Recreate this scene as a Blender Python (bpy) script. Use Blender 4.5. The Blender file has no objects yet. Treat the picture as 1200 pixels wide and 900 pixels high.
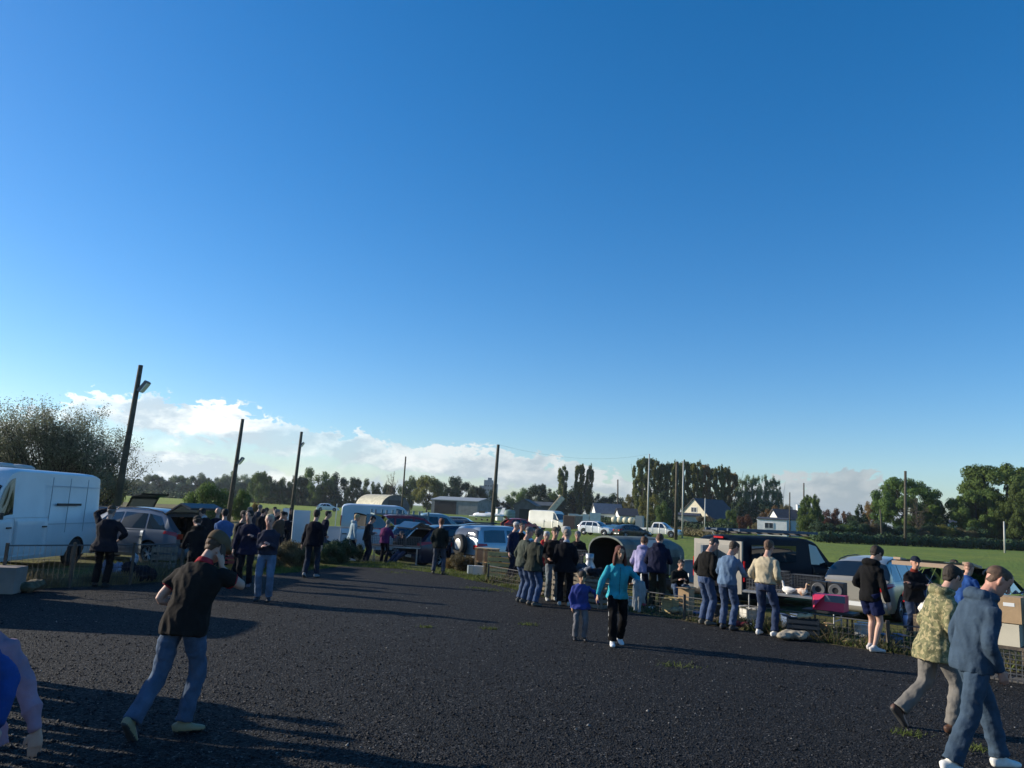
import bpy, bmesh, math, random
import numpy as np
from mathutils import Vector, Matrix, noise
random.seed(7); RNG = np.random.default_rng(7)
rad = math.radians
sc = bpy.context.scene
COL = sc.collection
DG = bpy.context.evaluated_depsgraph_get

# ------------------------------------------------------------------ camera
CH, FP, PIT, ROL = 2.07, 900.0, rad(9.27), rad(2.87)
_f = Vector((0, math.cos(PIT), math.sin(PIT))); _r0 = Vector((1, 0, 0)); _u0 = _r0.cross(_f)
_r = _r0*math.cos(ROL)+_u0*math.sin(ROL); _u = -_r0*math.sin(ROL)+_u0*math.cos(ROL)
cd = bpy.data.cameras.new("camera"); cam = bpy.data.objects.new("camera", cd); COL.objects.link(cam)
cd.sensor_width = 36; cd.lens = 27; cd.clip_start = .05; cd.clip_end = 9000
cam.matrix_world = Matrix(((_r.x, _u.x, -_f.x, 0), (_r.y, _u.y, -_f.y, 0), (_r.z, _u.z, -_f.z, CH), (0, 0, 0, 1)))
sc.camera = cam
def ray(px, py): return _r*((px-600)/FP)+_u*((450-py)/FP)+_f
def G(px, py, z=0.0):
    d = ray(px, py); t = (z-CH)/d.z
    return Vector((d.x*t, d.y*t, z))
def hor(px): return 596.7+(px-600)*.0503
def XY(px, Y):                       # point on the ground seen in column px at depth Y
    py = hor(px)+CH*900/Y
    d = ray(px, py); t = Y/d.y
    return Vector((d.x*t, Y, 0))
def ZAT(px, py, Y):                  # height of the point seen at (px,py) at depth Y
    d = ray(px, py); return CH+d.z*Y/d.y

# ------------------------------------------------------------------ materials
MATS = {}
def mat(name, col=(.5, .5, .5), rough=.8, metal=0, spec=.5, var=0, vscale=3, bump=0, bscale=30, coat=0, trans=0, col2=None, rnd=0, sheen=0, det=4, alpha=None, bdist=.02):
    if name in MATS: return MATS[name]
    m = bpy.data.materials.new(name); m.use_nodes = True; MATS[name] = m
    nt = m.node_tree; b = nt.nodes['Principled BSDF']; N = nt.nodes.new; L = nt.links.new
    b.inputs['Base Color'].default_value = (*col, 1); b.inputs['Roughness'].default_value = rough
    b.inputs['Metallic'].default_value = metal; b.inputs['Specular IOR Level'].default_value = spec
    b.inputs['Coat Weight'].default_value = coat; b.inputs['Coat Roughness'].default_value = .06
    if sheen: b.inputs['Sheen Weight'].default_value = sheen
    src = None
    tc = N('ShaderNodeTexCoord')
    if var or col2:
        n = N('ShaderNodeTexNoise'); n.inputs['Scale'].default_value = vscale; n.inputs['Detail'].default_value = det
        L(tc.outputs['Object'], n.inputs['Vector'])
        mx = N('ShaderNodeMix'); mx.data_type = 'RGBA'
        c2 = col2 if col2 else tuple(c*(1-var) for c in col); c1 = col if col2 else tuple(min(1, c*(1+var*.6)) for c in col)
        mx.inputs[6].default_value = (*c2, 1); mx.inputs[7].default_value = (*c1, 1)
        mr = N('ShaderNodeMapRange'); mr.inputs[1].default_value = .35; mr.inputs[2].default_value = .65
        L(n.outputs['Fac'], mr.inputs[0]); L(mr.outputs[0], mx.inputs[0]); L(mx.outputs[2], b.inputs['Base Color']); src = mx.outputs[2]
    if rnd:
        oi = N('ShaderNodeObjectInfo'); hs = N('ShaderNodeHueSaturation')
        mr2 = N('ShaderNodeMapRange'); mr2.inputs[3].default_value = 1-rnd; mr2.inputs[4].default_value = 1+rnd
        L(oi.outputs['Random'], mr2.inputs[0]); L(mr2.outputs[0], hs.inputs['Value'])
        mr3 = N('ShaderNodeMapRange'); mr3.inputs[3].default_value = .5-rnd*.07; mr3.inputs[4].default_value = .5+rnd*.05
        L(oi.outputs['Random'], mr3.inputs[0]); L(mr3.outputs[0], hs.inputs['Hue'])
        if src: L(src, hs.inputs['Color'])
        else: hs.inputs['Color'].default_value = (*col, 1)
        L(hs.outputs[0], b.inputs['Base Color']); src = hs.outputs[0]
    if bump:
        n2 = N('ShaderNodeTexNoise'); n2.inputs['Scale'].default_value = bscale; n2.inputs['Detail'].default_value = 5
        L(tc.outputs['Object'], n2.inputs['Vector'])
        bp = N('ShaderNodeBump'); bp.inputs['Strength'].default_value = bump; bp.inputs['Distance'].default_value = bdist
        L(n2.outputs['Fac'], bp.inputs['Height']); L(bp.outputs[0], b.inputs['Normal'])
    if trans:
        t = N('ShaderNodeBsdfTranslucent'); ms = N('ShaderNodeMixShader'); ms.inputs[0].default_value = trans
        if src: L(src, t.inputs['Color'])
        else: t.inputs['Color'].default_value = (*col, 1)
        L(b.outputs[0], ms.inputs[1]); L(t.outputs[0], ms.inputs[2]); L(ms.outputs[0], nt.nodes['Material Output'].inputs['Surface'])
    return m
def hx(h):
    c = [int(h[i:i+2], 16)/255 for i in (0, 2, 4)]
    return tuple(x/12.92 if x <= .04045 else ((x+.055)/1.055)**2.4 for x in c)
def cloth(h, rough=.92): return mat('cloth_'+h, dn(hx(h), .88, .9), rough, spec=.15, var=.2, vscale=7, bump=.6, bscale=24, bdist=.014)
def dn(c, s=.62, v=.72): g_ = sum(c)/3; return tuple((g_+(x-g_)*s)*v for x in c)
def denim(h): return mat('denim_'+h, dn(hx(h)), .92, spec=.15, var=.3, vscale=6, bump=.7, bscale=24, bdist=.016)
def paint(name, col, metal=.0, rough=.28): return mat('paint_'+name, col, rough, metal, .5, var=.06, vscale=1.5, coat=.4)
BLACK = mat('black_plastic', (.012, .012, .013), .55)
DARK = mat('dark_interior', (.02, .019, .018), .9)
RUB = mat('tyre_rubber', (.018, .018, .018), .85, bump=.3, bscale=60)
GLASS = mat('car_glass', (.008, .011, .013), .04, spec=.9, coat=.5)
STEEL = mat('galvanised_steel', (.42, .43, .44), .45, .8, var=.2, vscale=8)
RIM = mat('alloy_rim', (.45, .46, .48), .3, .8)
RED = mat('red_lamp_lens', (.45, .01, .012), .15, coat=.6)
CLEAR = mat('clear_lamp_lens', (.7, .72, .75), .12, .3, coat=.6)
WHITEP = mat('white_plate', (.75, .75, .72), .5)
WOODP = mat('pale_wood', (.55, .38, .2), .75, var=.3, vscale=9, bump=.3)
WOODD = mat('weathered_wood', (.10, .08, .06), .9, var=.35, vscale=6, bump=.5)
CARD = mat('cardboard', (.40, .27, .15), .9, var=.12, vscale=5, bump=.15)
WIRE = mat('cage_wire', (.16, .16, .16), .5, .6)

# ------------------------------------------------------------------ object helpers
def tag(o, label=None, cat=None, group=None, kind=None):
    if label: o['label'] = label
    if cat: o['category'] = cat
    if group: o['group'] = group
    if kind: o['kind'] = kind
    return o
def empty(name, loc=(0, 0, 0), rz=0, label=None, cat=None, group=None):
    o = bpy.data.objects.new(name, None); COL.objects.link(o); o.empty_display_size = .2
    o.location = loc; o.rotation_euler = (0, 0, rz)
    return tag(o, label, cat, group)
def link(name, me, mats=None, parent=None, smooth=False, loc=None):
    o = bpy.data.objects.new(name, me); COL.objects.link(o)
    if mats is not None:
        for i, m in enumerate(mats if isinstance(mats, (list, tuple)) else [mats]):
            if i < len(me.materials): me.materials[i] = m
            else: me.materials.append(m)
    if smooth: me.polygons.foreach_set('use_smooth', [True]*len(me.polygons))
    if parent: o.parent = parent
    if loc is not None: o.location = loc
    return o
def copy_tree(o, parent=None):
    c = o.copy(); COL.objects.link(c); c.parent = parent
    for ch in list(o.children): copy_tree(ch, c)
    return c
class MB:
    def __init__(s): s.v = []; s.f = []; s.m = []
    def add(s, v, f, mi=0):
        n = len(s.v); s.v += [tuple(p) for p in v]; s.f += [tuple(i+n for i in q) for q in f]; s.m += [mi]*len(f); return s
    def box(s, c, d, rz=0, M=None, mi=0):
        x, y, z = d[0]/2, d[1]/2, d[2]/2; cs, sn = math.cos(rz), math.sin(rz)
        vs = []
        for a, b, e in ((-x, -y, -z), (x, -y, -z), (x, y, -z), (-x, y, -z), (-x, -y, z), (x, -y, z), (x, y, z), (-x, y, z)):
            p = Vector((a*cs-b*sn, a*sn+b*cs, e))
            if M is not None: p = M @ p
            vs.append(p+Vector(c))
        return s.add(vs, [(0, 3, 2, 1), (4, 5, 6, 7), (0, 1, 5, 4), (1, 2, 6, 5), (2, 3, 7, 6), (3, 0, 4, 7)], mi)
    def tube(s, a, b, r0, r1=None, n=8, mi=0):
        a = Vector(a); b = Vector(b); r1 = r0 if r1 is None else r1
        t = (b-a).normalized(); s1 = t.orthogonal().normalized(); s2 = t.cross(s1)
        vs = []; 
        for p, r in ((a, r0), (b, r1)):
            for k in range(n):
                an = 2*math.pi*k/n; vs.append(p+(s1*math.cos(an)+s2*math.sin(an))*r)
        f = [(k, (k+1) % n, n+(k+1) % n, n+k) for k in range(n)]+[tuple(range(n))[::-1], tuple(range(n, 2*n))]
        return s.add(vs, f, mi)
    def quad(s, pts, mi=0): return s.add(pts, [tuple(range(len(pts)))], mi)
    def lathe(s, prof, axis='X', c=(0, 0, 0), n=24, mi=0):   # prof: (a, r) along axis
        vs = []; m = len(prof)
        for k in range(n):
            an = 2*math.pi*k/n
            for a, r in prof:
                u, w = r*math.cos(an), r*math.sin(an)
                p = (a, u, w) if axis == 'X' else (u, a, w) if axis == 'Y' else (u, w, a)
                vs.append((p[0]+c[0], p[1]+c[1], p[2]+c[2]))
        f = []
        for k in range(n):
            for j in range(m-1):
                f.append((k*m+j, k*m+j+1, ((k+1) % n)*m+j+1, ((k+1) % n)*m+j))
        return s.add(vs, f, mi)
    def mesh(s, name='mesh'):
        me = bpy.data.meshes.new(name); me.from_pydata(s.v, [], s.f)
        me.polygons.foreach_set('material_index', s.m); me.update(); return me
    def obj(s, name, mats, parent=None, smooth=False, loc=None): return link(name, s.mesh(name), mats, parent, smooth, loc)

def catmull(pts, n):
    P = [np.array(p, float) for p in pts]; P = [2*P[0]-P[1]]+P+[2*P[-1]-P[-2]]; out = []
    for i in range(1, len(P)-2):
        for k in range(n):
            t = k/n; a, b, c, d = P[i-1:i+3]
            out.append(.5*((2*b)+(-a+c)*t+(2*a-5*b+4*c-d)*t*t+(-a+3*b-3*c+d)*t**3))
    out.append(P[-2]); return out
LK = [1.0]
def loft(mb, rings, side, n=14, sub=3, power=2.0):
    """rings: (x,y,z,rs,rf) ; side: vector for the rs axis."""
    R = catmull(rings, sub) if sub > 1 else [np.array(r, float) for r in rings]
    vs = []; side = Vector(side)
    for i, q in enumerate(R):
        a = R[max(0, i-1)]; b = R[min(len(R)-1, i+1)]
        t = Vector(b[:3]-a[:3])
        if t.length < 1e-6: t = Vector((0, 0, 1))
        t.normalize(); s1 = (side-t*side.dot(t))
        if s1.length < .05: s1 = t.orthogonal()
        s1.normalize(); s2 = s1.cross(t)*-1
        c = Vector(q[:3]); rs, rf = max(q[3], .002)*LK[0], max(q[4], .002)*LK[0]
        for k in range(n):
            an = 2*math.pi*k/n; co, si = math.cos(an), math.sin(an)
            if power != 2: 
                co = math.copysign(abs(co)**(2/power), co); si = math.copysign(abs(si)**(2/power), si)
            vs.append(c+s1*(rs*co)+s2*(rf*si))
    m = len(R); f = []
    for i in range(m-1):
        for k in range(n): f.append((i*n+k, i*n+(k+1) % n, (i+1)*n+(k+1) % n, (i+1)*n+k))
    f.append(tuple(range(n))[::-1]); f.append(tuple(range((m-1)*n, m*n)))
    mb.add(vs, f)
def remesh(mb, vox, smooth=2):
    me = mb.mesh('tmp'); bm = bmesh.new(); bm.from_mesh(me); bmesh.ops.recalc_face_normals(bm, faces=bm.faces); bm.to_mesh(me); bm.free()
    o = bpy.data.objects.new('tmp', me); COL.objects.link(o)
    md = o.modifiers.new('r', 'REMESH'); md.mode = 'VOXEL'; md.voxel_size = vox; md.use_smooth_shade = True
    if smooth:
        ms = o.modifiers.new('s', 'SMOOTH'); ms.factor = .5; ms.iterations = smooth
    me2 = bpy.data.meshes.new_from_object(o.evaluated_get(DG()))
    bpy.data.objects.remove(o); bpy.data.meshes.remove(me)
    return me2
def vget(me):
    a = np.empty(len(me.vertices)*3); me.vertices.foreach_get('co', a); return a.reshape(-1, 3)
def nget(me):
    a = np.empty(len(me.vertices)*3); me.vertices.foreach_get('normal', a); return a.reshape(-1, 3)
def vset(me, a): me.vertices.foreach_set('co', a.ravel()); me.update()
def wrinkle(me, amp, seed, sc3=(7, 7, 15)):
    co = vget(me); nn = nget(me); d = np.empty(len(co))
    for i, (x, y, z) in enumerate(co):
        p = Vector((x*sc3[0]+seed+z*3, y*sc3[1]-z*2, z*sc3[2]))
        d[i] = (.6-abs(noise.noise(p))*2.6)*amp*.8+noise.noise(p*.5+Vector((9, 2, 4)))*amp*.7+noise.noise(p*2.3)*amp*.22
    vset(me, co+nn*d[:, None])
# ------------------------------------------------------------------ people
def ik(A, T, l1, l2, pole):
    A = Vector(A); T = Vector(T); d = T-A; L = d.length
    if L > (l1+l2)*.995: T = A+d*((l1+l2)*.995/L); d = T-A; L = d.length
    if L < abs(l1-l2)+.02: L = abs(l1-l2)+.02
    t = d.normalized(); a = (l1*l1-l2*l2+L*L)/(2*L); h = math.sqrt(max(0, l1*l1-a*a))
    p = Vector(pole); p = p-t*p.dot(t)
    if p.length < 1e-4: p = t.orthogonal()
    p.normalize(); return A+t*a+p*h, T
def lerp(a, b, t): return Vector(a)*(1-t)+Vector(b)*t
SKIN_M = {}
def skinmats(col):
    k = tuple(col)
    if k not in SKIN_M:
        SKIN_M[k] = [mat('skin%d' % len(SKIN_M), col, .55, spec=.4, var=.10, vscale=12, bump=.1, bscale=60),
                     mat('eye_dark', (.02, .015, .012), .3), mat('lips%d' % len(SKIN_M), (col[0]*.75, col[1]*.42, col[2]*.42), .5),
                     mat('eyebrow', (.05, .035, .025), .9), mat('stubble%d' % len(SKIN_M), tuple(c*.72 for c in col), .7)]
    return SKIN_M[k]
SK = (.47, .27, .20); SK2 = (.40, .235, .15)
ARML, ARMR = (-.26, .06, .80), (.26, .06, .80)
NP = [0]
def person(label, loc, head=0, H=1.75, vox=.018, lean=4, hunch=10, hp=0, hy=0, feet=None, hands=None, fyaw=(8, -8), hipz=0, hipy=0,
           top='384050', topkind='jacket', legs='1c2738', legkind='jeans', shoe='202020', hair='short', haircol=(.06, .045, .035),
           skin=SK, build=1.0, belly=0.0, hem=-.10, shoulder=1.0, hood=False, collar=None, cap=None, elbow=None, extra=None, knee=None, stubble=False, group=None, twist=0, fistL=.6, fistR=.6, handdir=None, heels=(0, 0), chestcol=None, hipx=0, slean=0, hk=1.07, handwid=None):
    root = empty('person', loc, -rad(head), label, 'person', group); s = H/1.8; NP[0] += 1; sd = NP[0]*3.17
    feet = feet or ((-.11, .02, 0), (.11, .0, 0)); hands = hands or (ARML, ARMR)
    elbow = elbow or ((-.5, -1, -.1), (.5, -1, -.1)); knee = knee or ((-.1, 1, 0), (.1, 1, 0))
    # spine
    sp = []; p = Vector((hipx, hipy, .95+hipz)); N_ = 12
    for i in range(N_+1):
        l = i/N_*.56; a = rad(lean+hunch*l/.5); sp.append((l, p.copy(), a)); p = p+Vector((math.sin(rad(slean)), math.sin(a), math.cos(a)))*(.56/N_)
    def S(l):
        if l <= 0:
            a = rad(lean*.5); return Vector((hipx, hipy, .95+hipz))+Vector((0, math.sin(a), math.cos(a)))*l, rad(lean*.5)
        i = min(N_-1, int(l/.56*N_)); t = l/.56*N_-i; return sp[i][1].lerp(sp[i+1][1], t), sp[i][2]*(1-t)+sp[i+1][2]*t
    def tw(l): return Matrix.Rotation(rad(twist)*max(0, min(1, l/.4)), 3, 'Z')
    sx = tw(.45) @ Vector((1, 0, 0))
    B = 1+(build-1)*.75; B2 = 1+(build-1)*.4
    tor = [(-.13, .135, .10, 0), (-.08, .165, .12, 0), (0, .172, .122, 0), (.10, .155, .112, .006), (.22, .165, .118, .01), (.33, .182, .122, .008), (.41, .180, .108, 0), (.465, .135, .086, -.005), (.50, .085, .072, -.01), (.53, .062, .066, -.005)]
    def torings(off, l0=-9, l1=9, boost=0):
        o = []
        for l, rx, ry, dy in tor:
            if l < l0-1e-6 or l > l1: continue
            c, a = S(l); be = belly*math.exp(-((l-.08)/.14)**2)
            f = Vector((0, math.cos(a), -math.sin(a))); c = c+f*(dy+be*.55)
            k = 1+(B-1)*(1 if l < .4 else .5)
            sh = shoulder if .3 < l < .49 else 1
            o.append((*c, rx*k*sh+off+boost, ry*k+be*.5+off+boost))
        return o
    cs, as_ = S(.415)
    shd = [cs+sx*(-.164*shoulder*(.6+.4*B)), cs+sx*(.164*shoulder*(.6+.4*B))]
    hipc, _ = S(-.03)
    hj = [hipc+Vector((-.095, 0, 0)), hipc+Vector((.095, 0, 0))]
    lg = []
    for k in (0, 1):
        an = Vector(feet[k])+Vector((0, 0, .085)); kn, an = ik(hj[k], an, .44, .43, knee[k]); lg.append((hj[k], kn, an))
    # head frame
    nb, na = S(.53); hpr = rad(hp)+na*.4
    nk = nb+Vector((0, math.sin(na+.25), math.cos(na+.25)))*.062
    Rh = Matrix.Rotation(-rad(twist*.6+hy), 3, 'Z') @ Matrix.Rotation(-hpr, 3, 'X')
    hc = nk+Rh @ Vector((0, .018, .105))
    def HW(x, y, z): return hc+Rh @ (Vector((x, y, z))*hk)
    HR = [(-.118, .058, .022, .022), (-.108, .05, .036, .040), (-.085, .036, .050, .058), (-.055, .018, .060, .076), (-.02, .004, .068, .089), (.02, -.002, .073, .096), (.055, -.006, .074, .098), (.085, -.010, .064, .086), (.107, -.013, .044, .060), (.118, -.014, .016, .024)]
    def hrings(z0, z1, dx, dy, dz, sc_=1.0):
        return [(*HW(0, y+dy, z*sc_+dz), rx+dx, ry+dx) for z, y, rx, ry in HR if z0 <= z <= z1]
    hside = Rh @ Vector((1, 0, 0))
    hands = [HW(-.105, .085, -.13) if h_ == 'ear' and i_ == 0 else HW(.105, .085, -.13) if h_ == 'ear' else h_ for i_, h_ in enumerate(hands)]
    arms = []
    for k in (0, 1):
        el, w = ik(shd[k], hands[k], .285, .255, elbow[k]); arms.append((shd[k], el, w))
    b = MB()
    loft(b, torings(-.026), sx)
    loft(b, [(*nb.lerp(nk, -.5), .066, .068), (*nb, .058, .062), (*nk, .054, .058), (*HW(0, -.015, -.04), .05, .06)], hside)
    LK[0] = hk; loft(b, hrings(-1, 1, 0, 0, 0), hside, 16)
    loft(b, [(*HW(0, .088, .022), .008, .008), (*HW(0, .103, -.005), .011, .012), (*HW(0, .110, -.028), .016, .013), (*HW(0, .092, -.038), .014, .008)], hside, 8, 2)
    for e in (-1, 1): loft(b, [(*HW(e*.066, -.01, -.03), .006, .012), (*HW(e*.079, -.014, -.008), .008, .02), (*HW(e*.084, -.018, .018), .007, .022), (*HW(e*.072, -.01, .032), .005, .012)], hside, 8, 2)
    LK[0] = 1.0
    for k, (A, E_, W) in enumerate(arms):
        e = -1 if k == 0 else 1
        loft(b, [(*lerp(A, E_, -.02), .03, .03), (*lerp(A, E_, .06), .040*B2, .042*B2), (*lerp(A, E_, .5), .042*B2, .044*B2), (*E_, .037*B2, .038*B2), (*lerp(E_, W, .3), .038*B2, .036*B2), (*lerp(E_, W, .8), .027, .024), (*W, .028, .021)], (1, 0, .01), 10)
        # hand
        hd = (W-E_).normalized()
        if handdir and handdir[k]: hd = Vector(handdir[k]).normalized()
        wid = Vector(handwid or (0, 1, 0)); wid = wid-hd*wid.dot(hd)
        if wid.length < .3: wid = Vector((0, 0, 1))-hd*hd.z
        wid.normalize(); inn = wid.cross(hd)*(1 if wid.cross(hd).x*e < 0 else -1)
        curl = fistL if k == 0 else fistR
        loft(b, [(*W, .026, .020), (*(W+hd*.03), .034, .018), (*(W+hd*.07), .041, .016), (*(W+hd*.095), .038, .012)], wid, 10, 2, 2.4)
        for j, fl in enumerate((.072, .08, .074, .058)):
            o_ = (1.5-j)*.0205; st = W+hd*(.085 if j < 3 else .078)+wid*o_
            q = st; d = hd.copy(); pts = [(*(st-hd*.02), .0092, .0088)]
            for m_ in range(3):
                pts.append((*q, .0092-.0012*m_, .0088-.001*m_)); an = curl*(.35+.45*m_)+.05*j
                d = (hd*math.cos(an)+inn*math.sin(an)).normalized(); q = q+d*fl*(.42, .33, .25)[m_]
            pts.append((*q, .006, .006)); loft(b, pts, wid, 8, 2)
        st = W+hd*.025+wid*.03
        d1 = (hd*.75+wid*.6+inn*.25).normalized(); d2 = (hd*.95+wid*.15+inn*.3).normalized()
        loft(b, [(*st, .013, .012), (*(st+d1*.035), .0115, .011), (*(st+d1*.035+d2*.028), .010, .0095), (*(st+d1*.035+d2*.052), .006, .006)], wid, 8, 2)
    short = legkind == 'shorts'
    for k, (A, K, F_) in enumerate(lg):
        loft(b, [(*lerp(A, K, -.12), .06, .07), (*A, .07, .075), (*lerp(A, K, .5), .064, .068), (*K, .053, .056), (*lerp(K, F_, .3), .052, .058), (*lerp(K, F_, .75), .036, .038), (*F_, .033, .037)], (1, 0, 0), 10)
        yw = rad(fyaw[k]); fd = Vector((-math.sin(yw), math.cos(yw), 0)); up = rad(heels[k]); fd = Vector((fd.x*math.cos(up), fd.y*math.cos(up), -math.sin(up)))
        loft(b, [(*(F_-fd*.045-Vector((0, 0, .03))), .025, .025), (*(F_-Vector((0, 0, .03))), .034, .036), (*(F_+fd*.08-Vector((0, 0, .048))), .038, .024), (*(F_+fd*.14-Vector((0, 0, .058))), .03, .014)], (1, 0, 0), 8, 2)
    for i, p_ in enumerate(b.v): b.v[i] = (p_[0]*s, p_[1]*s, p_[2]*s)
    me = remesh(b, vox*.62 if vox < .02 else vox, 1)
    # face regions
    sm = skinmats(skin); me.materials.clear()
    for m_ in sm: me.materials.append(m_)
    Ri = Rh.transposed(); cen = np.empty(len(me.polygons)*3); me.polygons.foreach_get('center', cen); cen = (cen.reshape(-1, 3)/s-np.array(hc))/hk
    loc_ = cen @ np.array(Ri).T; X, Y_, Z = np.abs(loc_[:, 0]), loc_[:, 1], loc_[:, 2]; fr = Y_ > .055
    mi = np.zeros(len(cen), int)
    if stubble: mi[(Z < -.03) & (Z > -.13) & (Y_ > .0) & (X < .08)] = 4
    mi[fr & (np.hypot((X-.031)/.014, (Z-.004)/.0085) < 1)] = 1
    mi[fr & (np.hypot((X-.033)/.022, (Z-.027)/.0055) < 1)] = 3
    mi[fr & (np.hypot(X/.024, (Z+.066)/.0085) < 1)] = 2
    me.polygons.foreach_set('material_index', mi.astype(np.int32))
    body = link('body', me, None, root)
    def garment(name, b, m, amp=.0, sm_=2, vx=None, sc3=(7, 7, 15)):
        for i, p_ in enumerate(b.v): b.v[i] = (p_[0]*s, p_[1]*s, p_[2]*s)
        g = remesh(b, vx or vox, sm_)
        if amp: wrinkle(g, amp, sd, sc3)
        return link(name, g, m, root)
    # legs
    o_ = {'jeans': .018, 'loose': .022, 'slim': .006, 'shorts': .022}[legkind]
    lm = denim(legs) if legkind == 'jeans' else cloth(legs)
    b = MB(); loft(b, torings(-.006, -.13, .03), sx)
    for k, (A, K, F_) in enumerate(lg):
        if short: loft(b, [(*lerp(A, K, -.1), .09, .1), (*A, .098, .105), (*lerp(A, K, .5), .105, .11), (*lerp(A, K, .72), .108, .112)], (1, 0, 0), 12, 2)
        else:
            hemz = lerp(K, F_, .97)
            loft(b, [(*lerp(A, K, -.1), .07, .085), (*lerp(A, K, .05), .084+o_*.3, .092+o_*.4), (*lerp(A, K, .5), .070+o_, .076+o_), (*K, .054+o_, .058+o_), (*lerp(K, F_, .35), .052+o_*1.2, .056+o_*1.2), (*lerp(K, F_, .8), .046+o_*1.3, .05+o_*1.3), (*hemz, .046+o_*1.5, .052+o_*1.5)], (1, 0, 0), 12, 3)
    garment('shorts' if short else 'trousers', b, lm, .010 if vox < .016 else .007, sc3=(9, 9, 9))
    # shoes
    shm = mat('shoe_'+shoe, hx(shoe), .6, var=.1, vscale=20); solem = mat('shoe_sole_'+('light' if shoe > 'a' else 'dark'), (.6, .58, .54) if shoe > 'a' else (.03, .03, .03), .7)
    for k, (A, K, F_) in enumerate(lg):
        yw = rad(fyaw[k]); up = rad(heels[k]); fd = Vector((-math.sin(yw)*math.cos(up), math.cos(yw)*math.cos(up), -math.sin(up))); un = Vector((-math.sin(yw)*math.sin(up), math.cos(yw)*math.sin(up), math.cos(up)))
        b = MB(); c = F_-un*.085
        loft(b, [(*(c-fd*.085+un*.04), .02, .03), (*(c-fd*.065+un*.045), .036, .042), (*(c+un*.052), .042, .050), (*(c+fd*.06+un*.042), .045, .038), (*(c+fd*.11+un*.033), .050, .031), (*(c+fd*.150+un*.029), .045, .027), (*(c+fd*.178+un*.025), .032, .021), (*(c+fd*.19+un*.023), .012, .012)], (1, 0, 0), 12, 2, 2.6)
        loft(b, [(*(c+un*.06), .038, .04), (*(c+un*.115), .042, .046)], (1, 0, 0), 10, 1)
        sh = garment('shoe', b, [shm, solem], 0, 1, vx=min(vox, .014))
        cc = np.empty(len(sh.data.polygons)*3); sh.data.polygons.foreach_get('center', cc); cc = cc.reshape(-1, 3)/s
        hgt = (cc-np.array(c)) @ np.array(un); sh.data.polygons.foreach_set('material_index', (hgt < .022).astype(np.int32))
    # top
    tm = top if not isinstance(top, str) else cloth(top); to = {'jacket': .017, 'puffer': .026, 'shirt': .009, 'polo': .014, 'hoodie': .016, 'vest': .024}[topkind]
    b = MB()
    tr = torings(to, -.13, .515); hx_ = .024 if legkind == 'loose' and topkind == 'jacket' else .012; tr[1] = (*tr[1][:3], tr[1][3]+hx_, tr[1][4]+hx_); tr[0] = (*tr[0][:3], tr[1][3]+(.004 if topkind not in ('hoodie', 'shirt', 'polo') else -.008), tr[1][4]+(.004 if topkind not in ('hoodie', 'shirt') else -.008))
    if hem < -.13:
        c, a = S(hem); tr = [(*c, tr[0][3]+.045, tr[0][4]+.04)]+[(t_[0], t_[1], t_[2], t_[3]+(.03 if i < 2 else 0), t_[4]+(.03 if i < 2 else 0)) for i, t_ in enumerate(tr)]
    elif hem > -.1: tr = torings(to, hem, .515)
    loft(b, tr, sx, 18)
    for k, (A, E_, W) in enumerate(arms):
        if topkind == 'polo':
            loft(b, [(*lerp(A, E_, -.06), .04+to, .04+to), (*lerp(A, E_, .06), .054*B+to, .056*B+to), (*lerp(A, E_, .3), .052*B+to*1.1, .055*B+to*1.1), (*lerp(A, E_, .58), .052*B+to*1.3, .055*B+to*1.3)], (1, 0, .01), 12, 2)
        elif topkind == 'vest': pass
        else: loft(b, [(*lerp(A, E_, -.06), .036+to, .036+to), (*lerp(A, E_, .06), .050*B2+to, .052*B2+to), (*lerp(A, E_, .5), .044*B2+to, .046*B2+to), (*E_, .040*B2+to, .041*B2+to), (*lerp(E_, W, .4), .039*B2+to, .038*B2+to), (*lerp(E_, W, .85), .031+to, .030+to), (*lerp(E_, W, 1.0), .026+to*.9, .024+to*.9)], (1, 0, .01), 12, 3)
    if hood:
        c1, a1 = S(.50); bk = Vector((0, -math.cos(a1), math.sin(a1)))
        R3 = tw(.45)
        ps = []
        for an in (-115, -75, -35, 0, 35, 75, 115):
            q = c1+R3 @ Vector((math.sin(rad(an))*.105, -math.cos(rad(an))*.10+.01, 0))+Vector((0, 0, .035-.03*abs(an)/115)); rr = .034+.030*math.cos(rad(an*.75))
            ps.append((*q, rr, rr*1.1))
        loft(b, ps, (0, 0, 1), 10, 2)
    tn = {'jacket': 'jacket', 'puffer': 'jacket', 'shirt': 'shirt', 'polo': 'polo_shirt', 'hoodie': 'hooded_top', 'vest': 'gilet'}[topkind]
    garment(tn, b, tm, .006 if topkind == 'puffer' else .013 if vox < .016 else .009, sc3=(9, 9, 5.5) if topkind != 'puffer' else (3, 3, 22))
    if topkind == 'vest':
        b = MB()
        for k, (A, E_, W) in enumerate(arms): loft(b, [(*lerp(A, E_, -.1), .06, .06), (*A, .064*B, .066*B), (*lerp(A, E_, .5), .058*B, .06*B), (*E_, .052*B, .053*B), (*lerp(E_, W, .5), .046*B, .045*B), (*W, .038, .036)], (1, 0, .01), 12, 2)
        garment('sleeves', b, cloth(chestcol or '808080'), .005)
    if collar:
        b = MB(); c1, a1 = S(.515); up = Vector((0, math.sin(a1), math.cos(a1))); hh = collar[1]
        loft(b, [(*(c1-up*.02), .092, .088), (*(c1+up*hh*.4), .075, .078), (*(c1+up*hh), .068, .074)], sx, 14, 2)
        garment('collar', b, cloth(collar[0]), 0, 1)
    # hair
    LK[0] = hk
    hm = mat('hair_%d_%d_%d' % tuple(int(c*99) for c in haircol), haircol, .75, spec=.35, var=.35, vscale=30, bump=.5, bscale=90, bdist=.008)
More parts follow.
